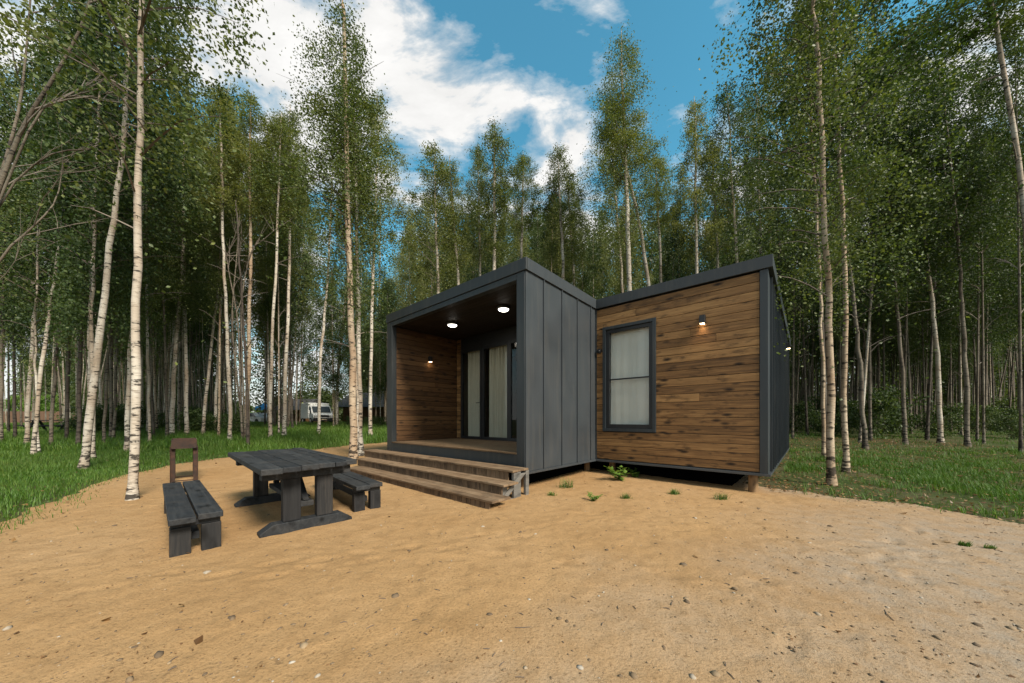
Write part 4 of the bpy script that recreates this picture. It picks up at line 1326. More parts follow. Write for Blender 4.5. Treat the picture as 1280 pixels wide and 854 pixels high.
ZONES = [
    # px range, depth range, count, skyline row (None = above the frame), label, group, darkness, grey, min distance
    (-90, 100, 9.5, 34, 17, None, 'birch among shaded trunks far left, beyond the speckled leaning birches', 'shaded birches far left', .6, False, 1.3),
    (100, 200, 11, 34, 24, None, 'slender birch in the dense wood behind the big white trunk', 'slender birches behind the big white trunk', .75, False, 1.1),
    (200, 285, 13, 34, 26, 95, 'slender birch in the dense wood behind the rusty grill', 'slender birches behind the grill', .6, False, 1.0),
    (285, 375, 17, 34, 17, 140, 'slim birch in the wood behind the picnic table', 'slim birches behind the table', .35, False, 1.1),
    (375, 500, 22, 40, 16, 285, 'distant birch near the white van and timber house', 'distant birches near the van', .5, False, 1.3),
    (495, 660, 19, 36, 15, 205, 'background birch showing only above the porch roof', 'background birches above the porch roof', .3, False, 1.3),
    (660, 800, 19, 36, 14, 215, 'background birch showing above the roof junction', 'background birches above the roof junction', .3, False, 1.3),
    (800, 985, 19, 36, 19, 185, 'background birch showing above the timber module roof', 'background birches above the timber module', .35, False, 1.3),
    (985, 1090, 11, 32, 21, None, 'shaded trunk deep in the wood right beside the cabin', 'shaded trunks beside the cabin', .75, True, 1.0),
    (1090, 1190, 11, 32, 27, None, 'shaded trunk deep behind the white banded birch', 'shaded trunks behind the banded birch', .8, True, 1.0),
    (1190, 1380, 10, 32, 32, None, 'shaded trunk deep in the wood at the right edge', 'shaded trunks at the right edge', .8, True, 1.1),
]
for (p0, p1, y0, y1, cnt, sky, label, grp, dark, grey, dm) in ZONES:
    made = tries = 0
    while made < cnt and tries < 4000:
        tries += 1
        Y = math.sqrt(rg.uniform(y0 * y0, y1 * y1))
        px = rg.uniform(p0, p1)
        X = (px - 640) / FPX * Y
        if in_cabin(X, Y) or not clear(X, Y, dm): continue
        if p0 < 100 and px < 95 and Y > 15 and rg.random() < .75: continue      # the meadow stays open
        if 303 < px < 330 and Y > 15: continue                                 # and the bright gap
        if 376 < px < 412 and Y < 38: continue                                 # and the view of the van
        if sand_mask(np.array([X]), np.array([Y]))[0] > -.2: continue
        Hs = rg.uniform(13, 17.5) if sky is None else 0
        if sky is not None:
            Hs = CZ + (HOR - (sky + rg.uniform(0, 70))) / FPX * Y - float(gh(X, Y))
            Hs = min(Hs, 20)
        occupied.append((X, Y)); made += 1
        fill_tree(X, Y, Hs, label, grp, dark, (.34, .52) if sky is None or p1 < 490 else (.2, .36), grey, 1.1 if Y > 22 else 1.0, 285 <= p0 < 950)

# ---- far wood that closes the view, one mass
rgn = np.random.default_rng(5)
FV, FF, FT, FM = [], [], [], []
off = 0
for k in range(320):
    px = rgn.uniform(-260, 1560)
    Y = rgn.uniform(38, 60)
    X = (px - 640) / FPX * Y
    if -60 < px < 98 or 305 < px < 326: continue
    H = rgn.uniform(12, 17)
    if 200 < px < 960: H = CZ + (HOR - rgn.uniform(255, 340)) / FPX * Y - .7
    if 370 < px < 505: H = rgn.uniform(9, 16)
    if px < 98: Y += 25
    if 345 < px < 505: Y = rgn.uniform(56, 64)
    z0 = float(gh(X, Y))
    n = 2700
    t = rgn.random(n) ** .8
    hb = .04 * H
    rr = 2.3 * (1 - t) ** .5 + .3
    a = rgn.uniform(0, 6.283, n)
    cl = rgn.normal(0, 1, (60, 3)) * .5
    P = np.stack([X + np.cos(a) * rr * np.sqrt(rgn.random(n)), Y + np.sin(a) * rr * np.sqrt(rgn.random(n)), z0 + hb + t * (H - hb)], 1) + cl[rgn.integers(0, 60, n)]
    A = unit(rgn.normal(0, 1, (n, 3)) + np.array([0, 0, -.5])); B = unit(np.cross(A, rgn.normal(0, 1, (n, 3))))
    s = rgn.uniform(.15, .36, (n, 1))
    v_, f_ = rhombi(P, A * s, B * s * .4, np.cross(A, B) * s * .05)
    FV.append(v_); FF.append(f_ + off); off += len(v_)
    FT.append(np.clip(rgn.random(n) * .7 + rgn.random() * .3, 0, 1)); FM.append(np.zeros(n))
    # its stem
    mbs = MB(); mbs.tube([(X, Y, z0 - .1), (X + rgn.uniform(-.3, .3), Y, z0 + H * .5), (X + rgn.uniform(-.5, .5), Y, z0 + H * .9)], [.11, .08, .03], 4, 0, .5, True, False)
    v_ = np.array(mbs.v); f_ = np.array(mbs.f)
    FV.append(v_); FF.append(f_ + off); off += len(v_); FT.append(np.full(len(f_), .5)); FM.append(np.ones(len(f_)))
# packed thin stems between the countable trees and the far wood
for k in range(330):
    px = rgn.choice((rgn.uniform(-80, 300), rgn.uniform(985, 1380), rgn.uniform(330, 372)), p=(.5, .44, .06))
    Y = rgn.uniform(21, 38); X = (px - 640) / FPX * Y
    if px < 96 and rgn.random() < .7 or in_cabin(X, Y): continue
    z0 = float(gh(X, Y)); H = rgn.uniform(9, 14); r_ = rgn.uniform(.03, .065)
    lx, ly = rgn.normal(0, .35, 2)
    mbs = MB(); mbs.tube([(X, Y, z0 - .1), (X + lx * .3, Y + ly * .3, z0 + H * .3), (X + lx * .8, Y + ly, z0 + H * .65), (X + lx * 1.1, Y + ly, z0 + H)], [r_, r_ * .85, r_ * .6, r_ * .25], 5, 0, .5, True, False)
    v_ = np.array(mbs.v); f_ = np.array(mbs.f)
    FV.append(v_); FF.append(f_ + off); off += len(v_); FT.append(np.full(len(f_), .5)); FM.append(np.full(len(f_), 1 if px > 900 or rgn.random() < .4 else 2))
# and the low green belt under it
for k in range(300):
    px = rgn.uniform(96, 1500)
    if 303 < px < 329: continue
    Y = rgn.uniform(55, 70); X = (px - 640) / FPX * Y
    n = 520; H = rgn.uniform(2.0, 6.5); rr = rgn.uniform(1.2, 2.4)
    d_ = unit(rgn.normal(0, 1, (n, 3))) * rgn.random((n, 1)) ** .4
    P = np.stack([X + d_[:, 0] * rr, Y + d_[:, 1] * rr, float(gh(X, Y)) + H * .45 + d_[:, 2] * H * .55], 1)
    A = unit(rgn.normal(0, 1, (n, 3)) + np.array([0, 0, -.5])); B = unit(np.cross(A, rgn.normal(0, 1, (n, 3))))
    sz_ = rgn.uniform(.3, .6, (n, 1))
    v_, f_ = rhombi(P, A * sz_, B * sz_ * .45, np.cross(A, B) * sz_ * .05)
    FV.append(v_); FF.append(f_ + off); off += len(v_)
    FT.append(np.clip(rgn.random(n) * .6 + rgn.random() * .4, 0, 1)); FM.append(np.zeros(n))
fw = link_mesh('far_wood', np_mesh('far_wood', np.concatenate(FV), np.concatenate(FF), [M['leaf_far'], M['bark_grey'], M['bark']], {'tone': ('FACE', np.concatenate(FT))}, np.concatenate(FM)))
tag(fw, 'dense far wood closing the view behind all nearer birches', 'wood', kind='stuff')


# ---- bare grey willow leaning in from the left edge, and a bare fan of stems
def bare_tree(name, label, base, stems, m, r):
    root = empty(name, base)
    tag(root, label, 'tree')
    rgb = random.Random(len(label))
    main = MB(); twigs = MB()

    def sub(p, d, ln, r_, depth):
        pts = [p]
        for k in range(5):
            d = (d + Vector((rgb.gauss(0, .12), rgb.gauss(0, .12), rgb.gauss(.03, .08)))).normalized()
            pts.append(pts[-1] + d * ln / 5)
        twigs.tube(pts, [r_ * (1 - .16 * i) for i in range(6)], 5, 0, .5, True, False)
        if depth:
            for k in range(3):
                i = rgb.randint(1, 4)
                sub(pts[i], (d + Vector((rgb.gauss(0, .6), rgb.gauss(0, .5), rgb.gauss(.2, .4)))).normalized(), ln * .55, r_ * .5, depth - 1)
    for pts, rr, nb in stems:
        f = resample([Vector(p) for p in pts], 14)
        main.tube(f, [rr * (1 - .75 * i / 13) for i in range(14)], 7, 0, .5, True, True)
        for k in range(nb):
            i = rgb.randint(4, 12)
            d = (f[i] - f[i - 1]).normalized()
            sub(f[i], (d + Vector((rgb.uniform(.2, 1.0), rgb.gauss(0, .5), rgb.uniform(-.3, .4)))).normalized(), rgb.uniform(.8, 1.9), rr * .35, 1)
    main.build('trunk', m, root)
    twigs.build('branches', M['twig_grey'], root)


def wp(px, py, Y, b):
    return Vector(((px - 640) / FPX * Y, Y, CZ + (HOR - py) / FPX * Y)) - Vector(b)


bY = 6.0
b0 = Vector(((-110 - 640) / FPX * bY, bY, 0.0))
q = lambda x, y, dy=0: tuple(wp(x, y, bY + dy, b0))
bare_tree('willow_tree', 'bare-branched grey willow leaning in over the left picture edge', tuple(b0),
          [([(0, 0, -.1), q(-60, 400), q(0, 232), q(31, 155), q(77, 81), q(110, 10), q(120, -80)], .046, 5),
           ([(.1, .1, -.1), q(-70, 420, .3), q(0, 250, .3), q(50, 140, .3), q(100, 118, .5), q(150, 103, .7)], .028, 5),
           ([(.05, .3, -.1), q(-30, 330, .5), q(10, 190, .5), q(27, 116, .5), q(38, 0, .5), q(42, -90, .5)], .034, 4),
           ([(.0, .2, -.1), q(-60, 420, .1), q(0, 255, .1), q(60, 195, .2), q(110, 186, .3), q(150, 168, .4)], .022, 4),
           ([(.0, .0, -.1), q(-60, 440, .1), q(0, 325, .1), q(40, 285, .2), q(70, 250, .3), q(79, 200, .4)], .025, 3)], M['bark_grey'], .1)
X, Y, Z = ground_at(303, 553)
b1 = Vector((X, Y, Z))
q1 = lambda x, y, dy=0: tuple(wp(x, y, Y + dy, b1))
bare_tree('bare_sapling', 'bare fan of thin grey stems beside the tan birch behind the table', (X, Y, Z),
          [([(0, 0, -.1), q1(300, 470), q1(297, 400), q1(286, 340), q1(280, 300)], .045, 5),
           ([(.05, .1, -.1), q1(303, 460), q1(302, 380), q1(310, 330), q1(322, 300)], .04, 5),
           ([(.0, .1, -.1), q1(297, 480), q1(290, 400), q1(296, 320), q1(299, 270)], .04, 4)], M['bark_grey'], .05)

# ---- extra leafy branches of the left wood: understorey
BUSH = []
for i in range(4):
    BUSH.append(crown_mesh('foliage', 500 + i, 2600, L=1.5, R0=.95, leaf=.085, nb=16, leafmat='leaf_dark', shape='round', droop=.12))
BUSH_L = [crown_mesh('foliage', 520 + i, 2200, L=1.3, R0=.8, leaf=.07, nb=14, leafmat='weed', shape='round', droop=.1) for i in range(2)]


def shrub(X, Y, s, label, group, me):
    o = link_mesh('shrub', me, None, (X, Y, float(gh(X, Y)) - .05))
    o.rotation_euler = (0, 0, rg.uniform(0, 6.28))
    o.scale = (s, s, s * rg.uniform(.8, 1.2))
    tag(o, label, 'shrub', group)


for (p0, p1, y0, y1, cnt, label, grp, sc) in (
        (990, 1100, 14, 24, 7, 'dark green shrub in the shaded undergrowth right beside the cabin', 'shrubs beside the cabin', (.8, 1.5)),
        (1100, 1350, 15, 26, 14, 'dark green shrub in the shaded undergrowth of the right wood', 'shrubs in the right wood', (.7, 1.4)),
        (100, 330, 17, 32, 16, 'low leafy shrub on the shaded floor of the left wood', 'shrubs in the left wood', (.7, 1.4)),
        (415, 480, 27, 34, 4, 'low shrub in the grass before the distant timber house', 'shrubs before the timber house', (.5, .9))):
    k = 0
    while k < cnt:
        Y = rg.uniform(y0, y1); px = rg.uniform(p0, p1); X = (px - 640) / FPX * Y
        if in_cabin(X, Y, .6) or 296 < px < 334: continue
        shrub(X, Y, rg.uniform(*sc), label, grp, rg.choice(BUSH)); k += 1

# ================================================================== GRASS AND LITTER
def blades(rgq, P, h, wd, lean):
    n = len(P)
    a = rgq.uniform(0, 6.283, n); d = np.stack([np.cos(a), np.sin(a), np.zeros(n)], 1)
    sd_ = np.stack([-np.sin(a), np.cos(a), np.zeros(n)], 1) * wd[:, None]
    ln = lean[:, None] * h[:, None]
    up = np.array([0, 0, 1.0]) * h[:, None]
    V = np.empty((n, 5, 3))
    V[:, 0] = P - sd_; V[:, 1] = P + sd_
    V[:, 2] = P + up * .6 + d * ln * .35 + sd_ * .7; V[:, 3] = P + up * .6 + d * ln * .35 - sd_ * .7
    V[:, 4] = P + up * .95 + d * ln
    i = np.arange(n)[:, None] * 5
    tri = np.concatenate([i + np.array([[0, 1, 2]]), i + np.array([[0, 2, 3]]), i + np.array([[3, 2, 4]])], 0)
    return V.reshape(-1, 3), tri


def scatter(rgq, n, x0, x1, y0, y1, dens):
    x = rgq.uniform(x0, x1, n); y = rgq.uniform(y0, y1, n)
    k = rgq.random(n) < dens(x, y)
    return x[k], y[k]


rgq = np.random.default_rng(21)
patch = lambda x, y: np.clip(.5 + 1.6 * fbm(x * .8 + 40, y * .8, 3), 0, 1)


def frame_ok(x, y, m=320):
    px = 640 + FPX * x / np.maximum(y, .3)
    return (px > -m) & (px < 1280 + m) & (y > 1)


GV, GF, GT = [], [], []
goff = 0


def add_grass(n, box, dens, h, wd, tone):
    global goff
    x, y = scatter(rgq, n, *box, dens)
    k = frame_ok(x, y); x, y = x[k], y[k]
    sm = sand_mask(x, y)
    k = (sm < rgq.normal(-.12, .26, len(x)))
    r = np.stack([x - X0, y - Y0], 1)
    u = r[:, 0] * E1.x + r[:, 1] * E1.y; v = r[:, 0] * N1.x + r[:, 1] * N1.y
    k &= ~((u > -.1) & (u < U2 + .05) & (v > -.1) & (v < V2 + .1))
    x, y = x[k], y[k]
    m_ = len(x)
    tuft = .55 + .9 * patch(x * 3, y * 3)
    hh = rgq.uniform(*h, m_) * tuft
    P = np.stack([x, y, gh(x, y) - .02], 1)
    V, F_ = blades(rgq, P, hh, rgq.uniform(*wd, m_), rgq.uniform(.1, .8, m_))
    GV.append(V); GF.append(F_ + goff); goff += len(V)
    t = np.clip(tone + .35 * (patch(x * .5, y * .5) - .5) + rgq.normal(0, .18, m_), 0, 1)
    GT.append(np.tile(t, 3))


# left: lush and even; right: patchy with bare litter
add_grass(260000, (-18, -4, 3.0, 13), lambda x, y: .35 + .65 * patch(x, y), (.05, .17), (.003, .006), .5)
add_grass(240000, (-26, -3, 11, 26), lambda x, y: .4 + .6 * patch(x, y), (.14, .34), (.006, .011), .52)
add_grass(100000, (-50, -4, 24, 40), lambda x, y: .6 + 0 * x, (.2, .4), (.012, .02), .6)
add_grass(170000, (4, 17, 4.2, 11.5), lambda x, y: np.clip((patch(x * 1.2, y * 1.2) - .42) * 2.2, .03, 1), (.04, .17), (.003, .006), .42)
add_grass(48000, (6, 34, 10, 22), lambda x, y: np.clip((patch(x, y) - .45) * 1.6, .04, .6), (.07, .2), (.006, .010), .30)
gr = link_mesh('grass', np_mesh('grass', np.concatenate(GV), np.concatenate(GF), [M['grass']], {'tone': ('FACE', np.concatenate(GT))}))
tag(gr, 'green woodland grass growing round the sand clearing', 'grass', kind='stuff')

# fallen leaves
n = 70000
x = rgq.uniform(-14, 18, n); y = rgq.uniform(1.2, 16, n)
sm = sand_mask(x, y)
right = x > 3.2
pr = np.where(sm > 0, np.where(right, .006 + .55 * np.exp(-(sm / .30) ** 2), .006 + .02 * np.exp(-(sm / .3) ** 2)), np.where(right, .35 + .6 * np.exp(-(sm / .5) ** 2), .06))
k = (rgq.random(n) < pr) & frame_ok(x, y)
x, y, sm = x[k], y[k], sm[k]; n = len(x)
P = np.stack([x, y, gh(x, y) + np.where(sm > 0, .040, .035)], 1)
A = unit(np.stack([rgq.normal(0, 1, n), rgq.normal(0, 1, n), rgq.normal(0, .22, n)], 1)); B = unit(np.cross(A, np.array([0, 0, 1.]) + rgq.normal(0, .25, (n, 3))))
s = rgq.uniform(.03, .075, (n, 1))
v_, f_ = rhombi(P, A * s, B * s * .38, np.cross(A, B) * s * .18)
lv = link_mesh('fallen_leaves', np_mesh('fallen_leaves', v_, f_, [M['dryleaf']], {'tone': ('FACE', rgq.random(n))}))
tag(lv, 'dry fallen leaves littering the sand edge and wood floor', 'leaves', kind='stuff')


n = 5200
y = 1.25 + 9 * rgq.random(n) ** 1.5; x = (rgq.uniform(-80, 1360, n) - 640) / FPX * y
clump = np.clip((fbm(x * 1.1 + 3, y * 1.1 + 8, 3) + .08) * 5, .05, 1)
k = (sand_mask(x, y) > .05) & (rgq.random(n) < clump)
x, y = x[k], y[k]; n = len(x)
P = np.stack([x, y, gh(x, y) + .036 + 0.014 * np.clip(fbm(x * 2.6, y * 2.6, 2), -.3, .3) + 0.010 * fbm(x * 7, y * 7, 3)], 1)
A = unit(np.stack([rgq.normal(0, 1, n), rgq.normal(0, 1, n), rgq.normal(0, .3, n)], 1)); B = unit(np.cross(A, np.array([0, 0, 1.]) + rgq.normal(0, .3, (n, 3))))
s = .006 + .013 * rgq.random((n, 1)) ** 2 + .03 * rgq.random((n, 1)) ** 25
v_, f_ = rhombi(P, A * s, B * s * rgq.uniform(.2, .5, (n, 1)), np.cross(A, B) * s * .25)
cb_ = link_mesh('bark_litter', np_mesh('bark_litter', v_, f_, [M['dryleaf']], {'tone': ('FACE', rgq.random(n) ** 2 * .6)}))
tag(cb_, 'brown crumbs of bark and leaf trodden into the sand', 'litter', kind='stuff')


# pebbles and twigs on the sand
def ico():
    import bmesh
    bm = bmesh.new(); bmesh.ops.create_icosphere(bm, subdivisions=1, radius=1)
    v = np.array([p.co[:] for p in bm.verts]); f = np.array([[q.index for q in p.verts] for p in bm.faces]); bm.free()
    return v, f


iv, if_ = ico()
n = 6500
y = 1.2 + 10 * rgq.random(n) ** 1.6; x = (rgq.uniform(-60, 1340, n) - 640) / FPX * y
sm = sand_mask(x, y)
pr = .30 + .7 * np.clip((x - .6 * y + 1) / 4, 0, 1)
k = (sm > .05) & (rgq.random(n) < pr); x, y = x[k], y[k]; n = len(x)
s = .0035 + .006 * rgq.random((n, 1, 1)) + .017 * (rgq.random((n, 1, 1)) ** 14)
ax = np.stack([rgq.uniform(.7, 1.5, n), rgq.uniform(.7, 1.5, n), rgq.uniform(.4, .8, n)], 1)[:, None, :]
V = iv[None] * s * ax * (1 + rgq.normal(0, .16, (n, len(iv), 1)))
ang = rgq.uniform(0, 6.283, n); ca, sa = np.cos(ang)[:, None], np.sin(ang)[:, None]
V = np.stack([V[..., 0] * ca - V[..., 1] * sa, V[..., 0] * sa + V[..., 1] * ca, V[..., 2]], -1)
dz = 0.014 * np.clip(fbm(x * 2.6, y * 2.6, 2), -.3, .3) + 0.010 * fbm(x * 7, y * 7, 3) + gh(x, y) + .032
V += np.stack([x, y, dz], 1)[:, None, :]
Fp = (if_[None] + (np.arange(n) * len(iv))[:, None, None]).reshape(-1, 3)
pb = link_mesh('pebbles', np_mesh('pebbles', V.reshape(-1, 3), Fp, [M['stone']], {'tone': ('FACE', np.repeat(rgq.random(n) ** 1.7 * .9, len(if_)))}, smooth=True))
tag(pb, 'small stones scattered over the sandy clearing', 'pebbles', kind='stuff')

mb = MB()
for k in range(300):
    yy = 1.3 + 7 * rg.random() ** 1.5; xx = (rg.uniform(-40, 1320) - 640) / FPX * yy
    if sand_mask(np.array([xx]), np.array([yy]))[0] < .1: continue
    a = rg.uniform(0, 3.14); ln = rg.uniform(.012, .05) * (3 if rg.random() < .05 else 1)
    z = float(gh(xx, yy)) + .034 + 0.014 * float(np.clip(fbm(xx * 2.6, yy * 2.6, 2), -.3, .3)) + 0.010 * float(fbm(xx * 7, yy * 7, 3))
    d = Vector((math.cos(a), math.sin(a), 0)); nn = Vector((-d.y, d.x, 0))
    mb.tube([Vector((xx, yy, z)) - d * ln / 2, Vector((xx, yy, z + .003)) + nn * ln * rg.uniform(-.1, .1), Vector((xx, yy, z)) + d * ln / 2], [.0025, .003, .002], 4, 0, .5, True, False)
tw = mb.build('twigs', M['twig'])
tag(tw, 'dark twigs and bark bits strewn on the sand', 'twigs', kind='stuff')


# weeds by the cabin
def weed(px, py, kind, s, label, group=None):
    X, Y, Z = ground_at(px, py)
    rw = np.random.default_rng(int(px * 3 + py))
    if kind == 'leafy':
        V, F_, T = [], [], []
        o_ = 0
        for st_ in range(9):
            a = rw.uniform(0, 6.283); ln = s * rw.uniform(.5, 1); d = np.array([math.cos(a) * .6, math.sin(a) * .6, .9])
            for k in range(9):
                t = (k + 1) / 9
                p = d * ln * t + np.array([0, 0, -.25 * ln * t * t])
                aa = rw.uniform(0, 6.283)
                A = unit(np.array([[math.cos(aa), math.sin(aa), rw.uniform(-.2, .5)]])) * s * .26
                B = unit(np.cross(A, np.array([[0, 0, 1.]]) + rw.normal(0, .2, (1, 3)))) * s * .085
                v_, f_ = rhombi(p[None], A, B, np.array([[0, 0, -.01]]))
                V.append(v_); F_.append(f_ + o_); o_ += 4; T.append(rw.random())
        me = np_mesh('weed_plant', np.concatenate(V), np.concatenate(F_), [M['weed']], {'tone': ('FACE', np.array(T))})
    else:
        n_ = 90
        P = np.stack([np.clip(rw.normal(0, s * .32, n_), -s * .7, s * .7), np.clip(rw.normal(0, s * .22, n_), -s * .5, s * .5), np.full(n_, -.01)], 1)
        v_, f_ = blades(rw, P, rw.uniform(.3, 1, n_) * s, np.full(n_, .004), rw.uniform(.2, 1.1, n_))
        me = np_mesh('grass_tuft', v_, f_, [M['grass']], {'tone': ('FACE', np.tile(rw.random(n_), 3))})
    o = link_mesh('weed_plant' if kind == 'leafy' else 'grass_tuft', me, None, (X, Y, Z + .025))
    tag(o, label, 'weed' if kind == 'leafy' else 'grass tuft', group)


weed(775, 603, 'leafy', .46, 'bright leafy weed under the bedroom window')
weed(795, 599, 'leafy', .30, 'smaller leafy weed right of the bright one below the window')
weed(708, 612, 'tuft', .22, 'largest grass tuft before the grey metal side wall')
weed(690, 622, 'tuft', .10, 'small flat grass patch left of the large tuft near the steps')
weed(742, 629, 'leafy', .19, 'low creeping weed alone in the sand before the metal wall')
weed(783, 626, 'tuft', .12, 'thin grass sprig in front of the leafy weed')
weed(843, 620, 'tuft', .13, 'dry grass sprig below the middle of the timber module')
weed(902, 627, 'tuft', .14, 'small green tuft near the round support post')
weed(1238, 690, 'tuft', .065, 'grass tuft in the gravel at the right edge of the sand')
weed(1206, 686, 'tuft', .07, 'tiny flat tuft left of the gravel tuft at right')

# ================================================================== FAR THINGS
def at(px, py, Y):
    return Vector(((px - 640) / FPX * Y, Y, CZ + (HOR - py) / FPX * Y))


# white van, nose towards the clearing and a little to the right
vp = at(396, 530, 37.5)
van = empty('van', (vp.x, vp.y, float(gh(vp.x, vp.y)) + .02), R(44))
tag(van, 'white delivery van parked on the far track among the birches', 'van')
mb = MB()   # local -y is the nose
mb.prism([(-2.75, .62), (-2.70, 1.05), (-2.05, 1.22), (-1.45, 1.98), (-1.2, 2.02), (-.9, 2.02), (-.9, .38), (-2.1, .38)], 'x', -.98, .98)
body = mb.build('body', M['van'], van, bevel=.06)
mb = MB(); mb.box(-1.05, 1.05, -.88, 2.6, .62, 2.35); mb.build('cargo_box', M['van'], van, bevel=.06)
mb = MB()
mb.hexa([(-.86, -2.06, 1.27), (.86, -2.06, 1.27), (.86, -1.52, 1.92), (-.86, -1.52, 1.92), (-.86, -2.09, 1.29), (.86, -2.09, 1.29), (.86, -1.55, 1.94), (-.86, -1.55, 1.94)])
mb.build('windscreen', M['dglass'], van)
for sx in (-1, 1):
    mb = MB(); mb.box(sx * .985 - .008, sx * .985 + .008, -1.75, -1.0, 1.22, 1.85); mb.build('side_window', M['dglass'], van)
    mb = MB(); mb.box(sx * .74 - .18, sx * .74 + .18, -2.80, -2.68, .80, 1.0); mb.build('headlight', M['chrome'], van, bevel=.03)
    mb = MB(); mb.box(sx * 1.16 - .09, sx * 1.16 + .09, -1.72, -1.62, 1.15, 1.50); mb.build('mirror', M['van'], van, bevel=.02)
    for yy in (-1.85, 1.5):
        mb = MB(); mb.tube([(sx * .96 - .12, yy, .35), (sx * .96 + .12, yy, .35)], .35, 18); wh = mb.build('wheel', M['tyre'], van)
        mb = MB(); mb.tube([(sx * 1.09 - .01, yy, .35), (sx * 1.09 + .01, yy, .35)], .18, 14); mb.build('rim', M['chrome'], wh)
mb = MB(); mb.box(-1.0, 1.0, -2.86, -2.72, .34, .70); mb.build('bumper', M['black'], van, bevel=.03)
mb = MB(); mb.box(-.52, .52, -2.80, -2.70, .78, 1.0); mb.build('grille', M['black'], van, bevel=.02)
mb = MB(); mb.box(-.26, .26, -2.875, -2.862, .46, .57); mb.build('number_plate', M['pale'], van)


def house(name, label, px0, px1, Y, ztop, zwall, wallm, roofm, depth=6, porch=False, windows=0):
    a, b_ = at(px0, 524, Y), at(px1, 524, Y)
    W = b_.x - a.x
    z0 = float(gh(a.x + W / 2, Y))
    root = empty(name, (a.x, Y, z0))
    tag(root, label, 'house')
    m_ = MB(); m_.box(0, W, 0, depth, -.2, zwall, 0, .5); m_.build('wall', wallm, root)
    m_ = MB()
    ov = .5
    m_.add([(-ov, -ov - (1.5 if porch else 0), zwall - .1), (W + ov, -ov - (1.5 if porch else 0), zwall - .1), (W + ov, depth / 2, ztop), (-ov, depth / 2, ztop), (W + ov, depth + ov, zwall - .1), (-ov, depth + ov, zwall - .1)],
           [(0, 1, 2, 3), (3, 2, 4, 5), (0, 3, 5), (1, 4, 2), (0, 5, 4, 1)])
    m_.build('roof', roofm, root)
    if porch:
        for k in range(4):
            m_ = MB(); xx = .1 + (W - .2) * k / 3
            m_.box(xx - .08, xx + .08, -1.7, -1.54, -.2, zwall - .12); m_.build('porch_post', M['pale'], root)
    for k in range(windows):
        xx = W * (k + .5) / windows
        m_ = MB(); m_.box(xx - .55, xx + .55, -.03, .02, .9, 2.0); f_ = m_.build('window', M['pale'], root)
        m_ = MB(); m_.box(xx - .45, xx + .45, -.045, -.031, 1.0, 1.9); m_.build('pane', M['dglass'], f_)
    return root


house('timber_house', 'distant brown timber house with dark roof left of the porch', 429, 500, 46, 4.5, 2.3, M['house'], M['roof'], 7, True)
house('timber_house', 'dark timber house in the trees behind the white van', 352, 380, 49, 3.7, 2.0, M['house'], M['roof'], 6, True)
house('red_house', 'dark red house glimpsed between trunks behind the grill', 190, 224, 50, 4.6, 2.3, M['red_house'], M['roof'], 6, False, 3)

# brown fence beyond the meadow
fp0, fp1 = at(-60, 524, 52), at(112, 524, 50)
fe = empty('fence', (fp0.x, fp0.y, 0)); tag(fe, 'long brown board fence beyond the sunny meadow at far left', 'fence')
mb = MB()
N_ = 40
for k in range(N_):
    p = fp0.lerp(fp1, k / N_) - fp0; q_ = fp0.lerp(fp1, (k + 1) / N_) - fp0
    zz = float(gh(fp0.x + p.x, fp0.y + p.y))
    mb.hexa([(p.x, p.y, zz), (q_.x - .03, q_.y, zz), (q_.x - .03, q_.y + .04, zz), (p.x, p.y + .04, zz), (p.x, p.y, zz + 1.75), (q_.x - .03, q_.y, zz + 1.75), (q_.x - .03, q_.y + .04, zz + 1.75), (p.x, p.y + .04, zz + 1.75)], 0, rg.random())
mb.build('board_panel', M['fence'], fe)
# sunny trees beyond the fence
SUNNY = [crown_mesh('crown', 600 + i, 4200, L=7, R0=3.0, leaf=.30, nb=40, leafmat='weed', shape='round') for i in range(2)]
for k, px in enumerate((-45, -12, 18, 44, 78, 104, 312, 325)):
    Y = 62 + 5 * (k % 3) + (14 if px > 300 else 0)
    X = (px - 640) / FPX * Y; z = float(gh(X, Y))
    root = empty('leafy_tree', (X, Y, z))
    tag(root, 'light green tree beyond the brown fence at far left' if px < 200 else 'light green tree in the bright gap behind the table', 'tree', 'light trees beyond the fence' if px < 200 else 'light trees in the gap')
    mb = MB(); mb.tube([(0, 0, -.1), (.1, 0, 2), (0, .1, 5)], [.2, .16, .08], 7); mb.build('trunk', M['bark_dark'], root)
    c = link_mesh('crown', SUNNY[k % 2], root, (0, 0, .5)); c.scale = (.8, .8, .75 if px < 200 else .45); c.rotation_euler = (0, 0, k)

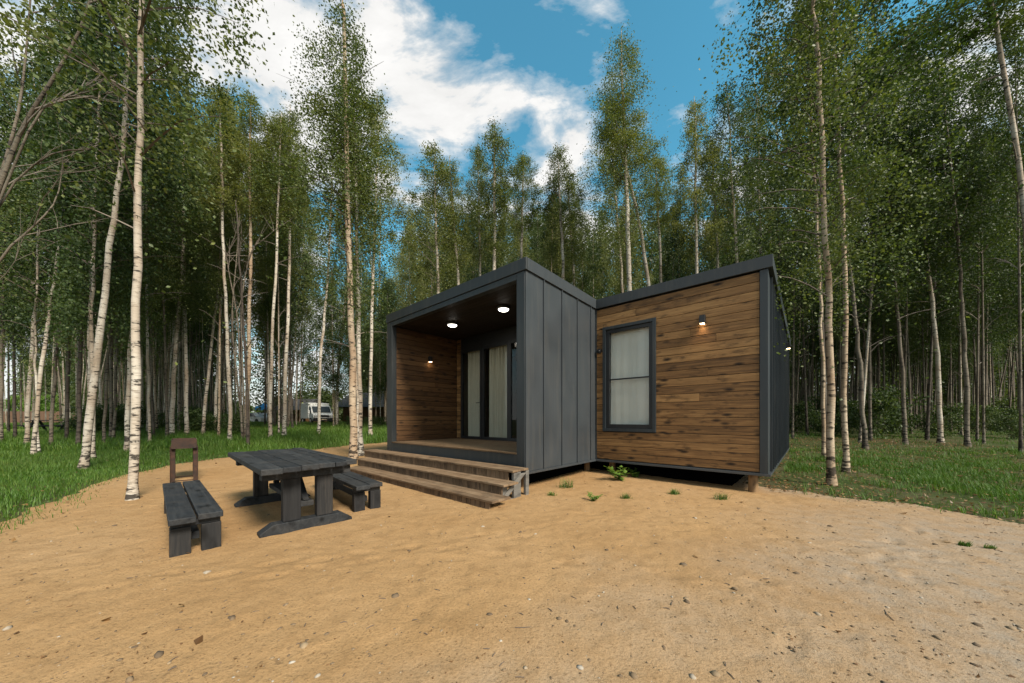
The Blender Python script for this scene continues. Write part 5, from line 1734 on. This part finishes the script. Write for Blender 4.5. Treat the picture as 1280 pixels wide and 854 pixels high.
# distant dark picnic table in the left wood
tp = ground_at(66, 541)
dt = empty('picnic_table', tp, R(25)); tag(dt, 'small dark picnic table far off in the left wood by the meadow', 'table')
mb = MB(); mb.box(-.9, .9, -.4, .4, .72, .77); mb.build('tabletop', M['charred'], dt)
for s_ in (-1, 1):
    mb = MB(); mb.box(-.9, .9, s_ * .75 - .14, s_ * .75 + .14, .42, .47); mb.build('seat', M['charred'], dt)
    for xx in (-.65, .65):
        mb = MB(); mb.hexa([(xx - .04, s_ * .75 - .05, 0), (xx + .04, s_ * .75 - .05, 0), (xx + .04, s_ * .75 + .05, 0), (xx - .04, s_ * .75 + .05, 0),
                            (xx - .04, s_ * .2 - .05, .72), (xx + .04, s_ * .2 - .05, .72), (xx + .04, s_ * .2 + .05, .72), (xx - .04, s_ * .2 + .05, .72)])
        mb.build('leg', M['charred_leg'], dt)
for xx in (-.65, .65):
    mb = MB(); mb.box(xx - .03, xx + .03, -.85, .85, .36, .42); mb.build('crossbar', M['charred_leg'], dt)

# blue awning and pale car in the gap behind the table
bp = at(331, 524, 44); bzv = float(gh(bp.x, bp.y))
aw = empty('awning', (bp.x, bp.y, bzv)); tag(aw, 'small blue awning in the bright gap behind the table', 'awning')
mb = MB(); mb.add([(-.75, -.7, 2.15), (.75, -.7, 2.15), (.75, .7, 2.15), (-.75, .7, 2.15), (0, 0, 2.75)], [(0, 1, 4), (1, 2, 4), (2, 3, 4), (3, 0, 4), (0, 3, 2, 1)])
mb.build('canopy', M['blue'], aw)
mb = MB(); mb.box(-.75, .75, -.71, -.70, 1.75, 2.149); mb.build('valance', M['blue'], aw)
for sx in (-.7, .7):
    for sy in (-.65, .65):
        mb = MB(); mb.tube([(sx, sy, -.1), (sx, sy, 2.14)], .03, 6); mb.build('pole', M['pale'], aw)
cp_ = at(321, 524, 42); cz_ = float(gh(cp_.x, cp_.y))
car = empty('car', (cp_.x, cp_.y, cz_ + .02), R(70)); tag(car, 'pale car parked beneath the blue awning, far behind the table', 'car')
mb = MB(); mb.prism([(-2.0, .25), (-2.0, .75), (-1.2, .85), (-.7, 1.35), (.9, 1.38), (1.7, .9), (2.0, .85), (2.0, .25)], 'x', -.82, .82); mb.build('body', M['silver'], car, bevel=.05)
for sx in (-1, 1):
    mb = MB(); mb.prism([(-1.05, .88), (-.62, 1.28), (.82, 1.3), (1.35, .92)], 'x', sx * .825 - .005, sx * .825 + .005); mb.build('side_window', M['dglass'], car)
    for yy in (-1.25, 1.25):
        mb = MB(); mb.tube([(sx * .76 - .1, yy, .3), (sx * .76 + .1, yy, .3)], .3, 14); mb.build('wheel', M['tyre'], car)
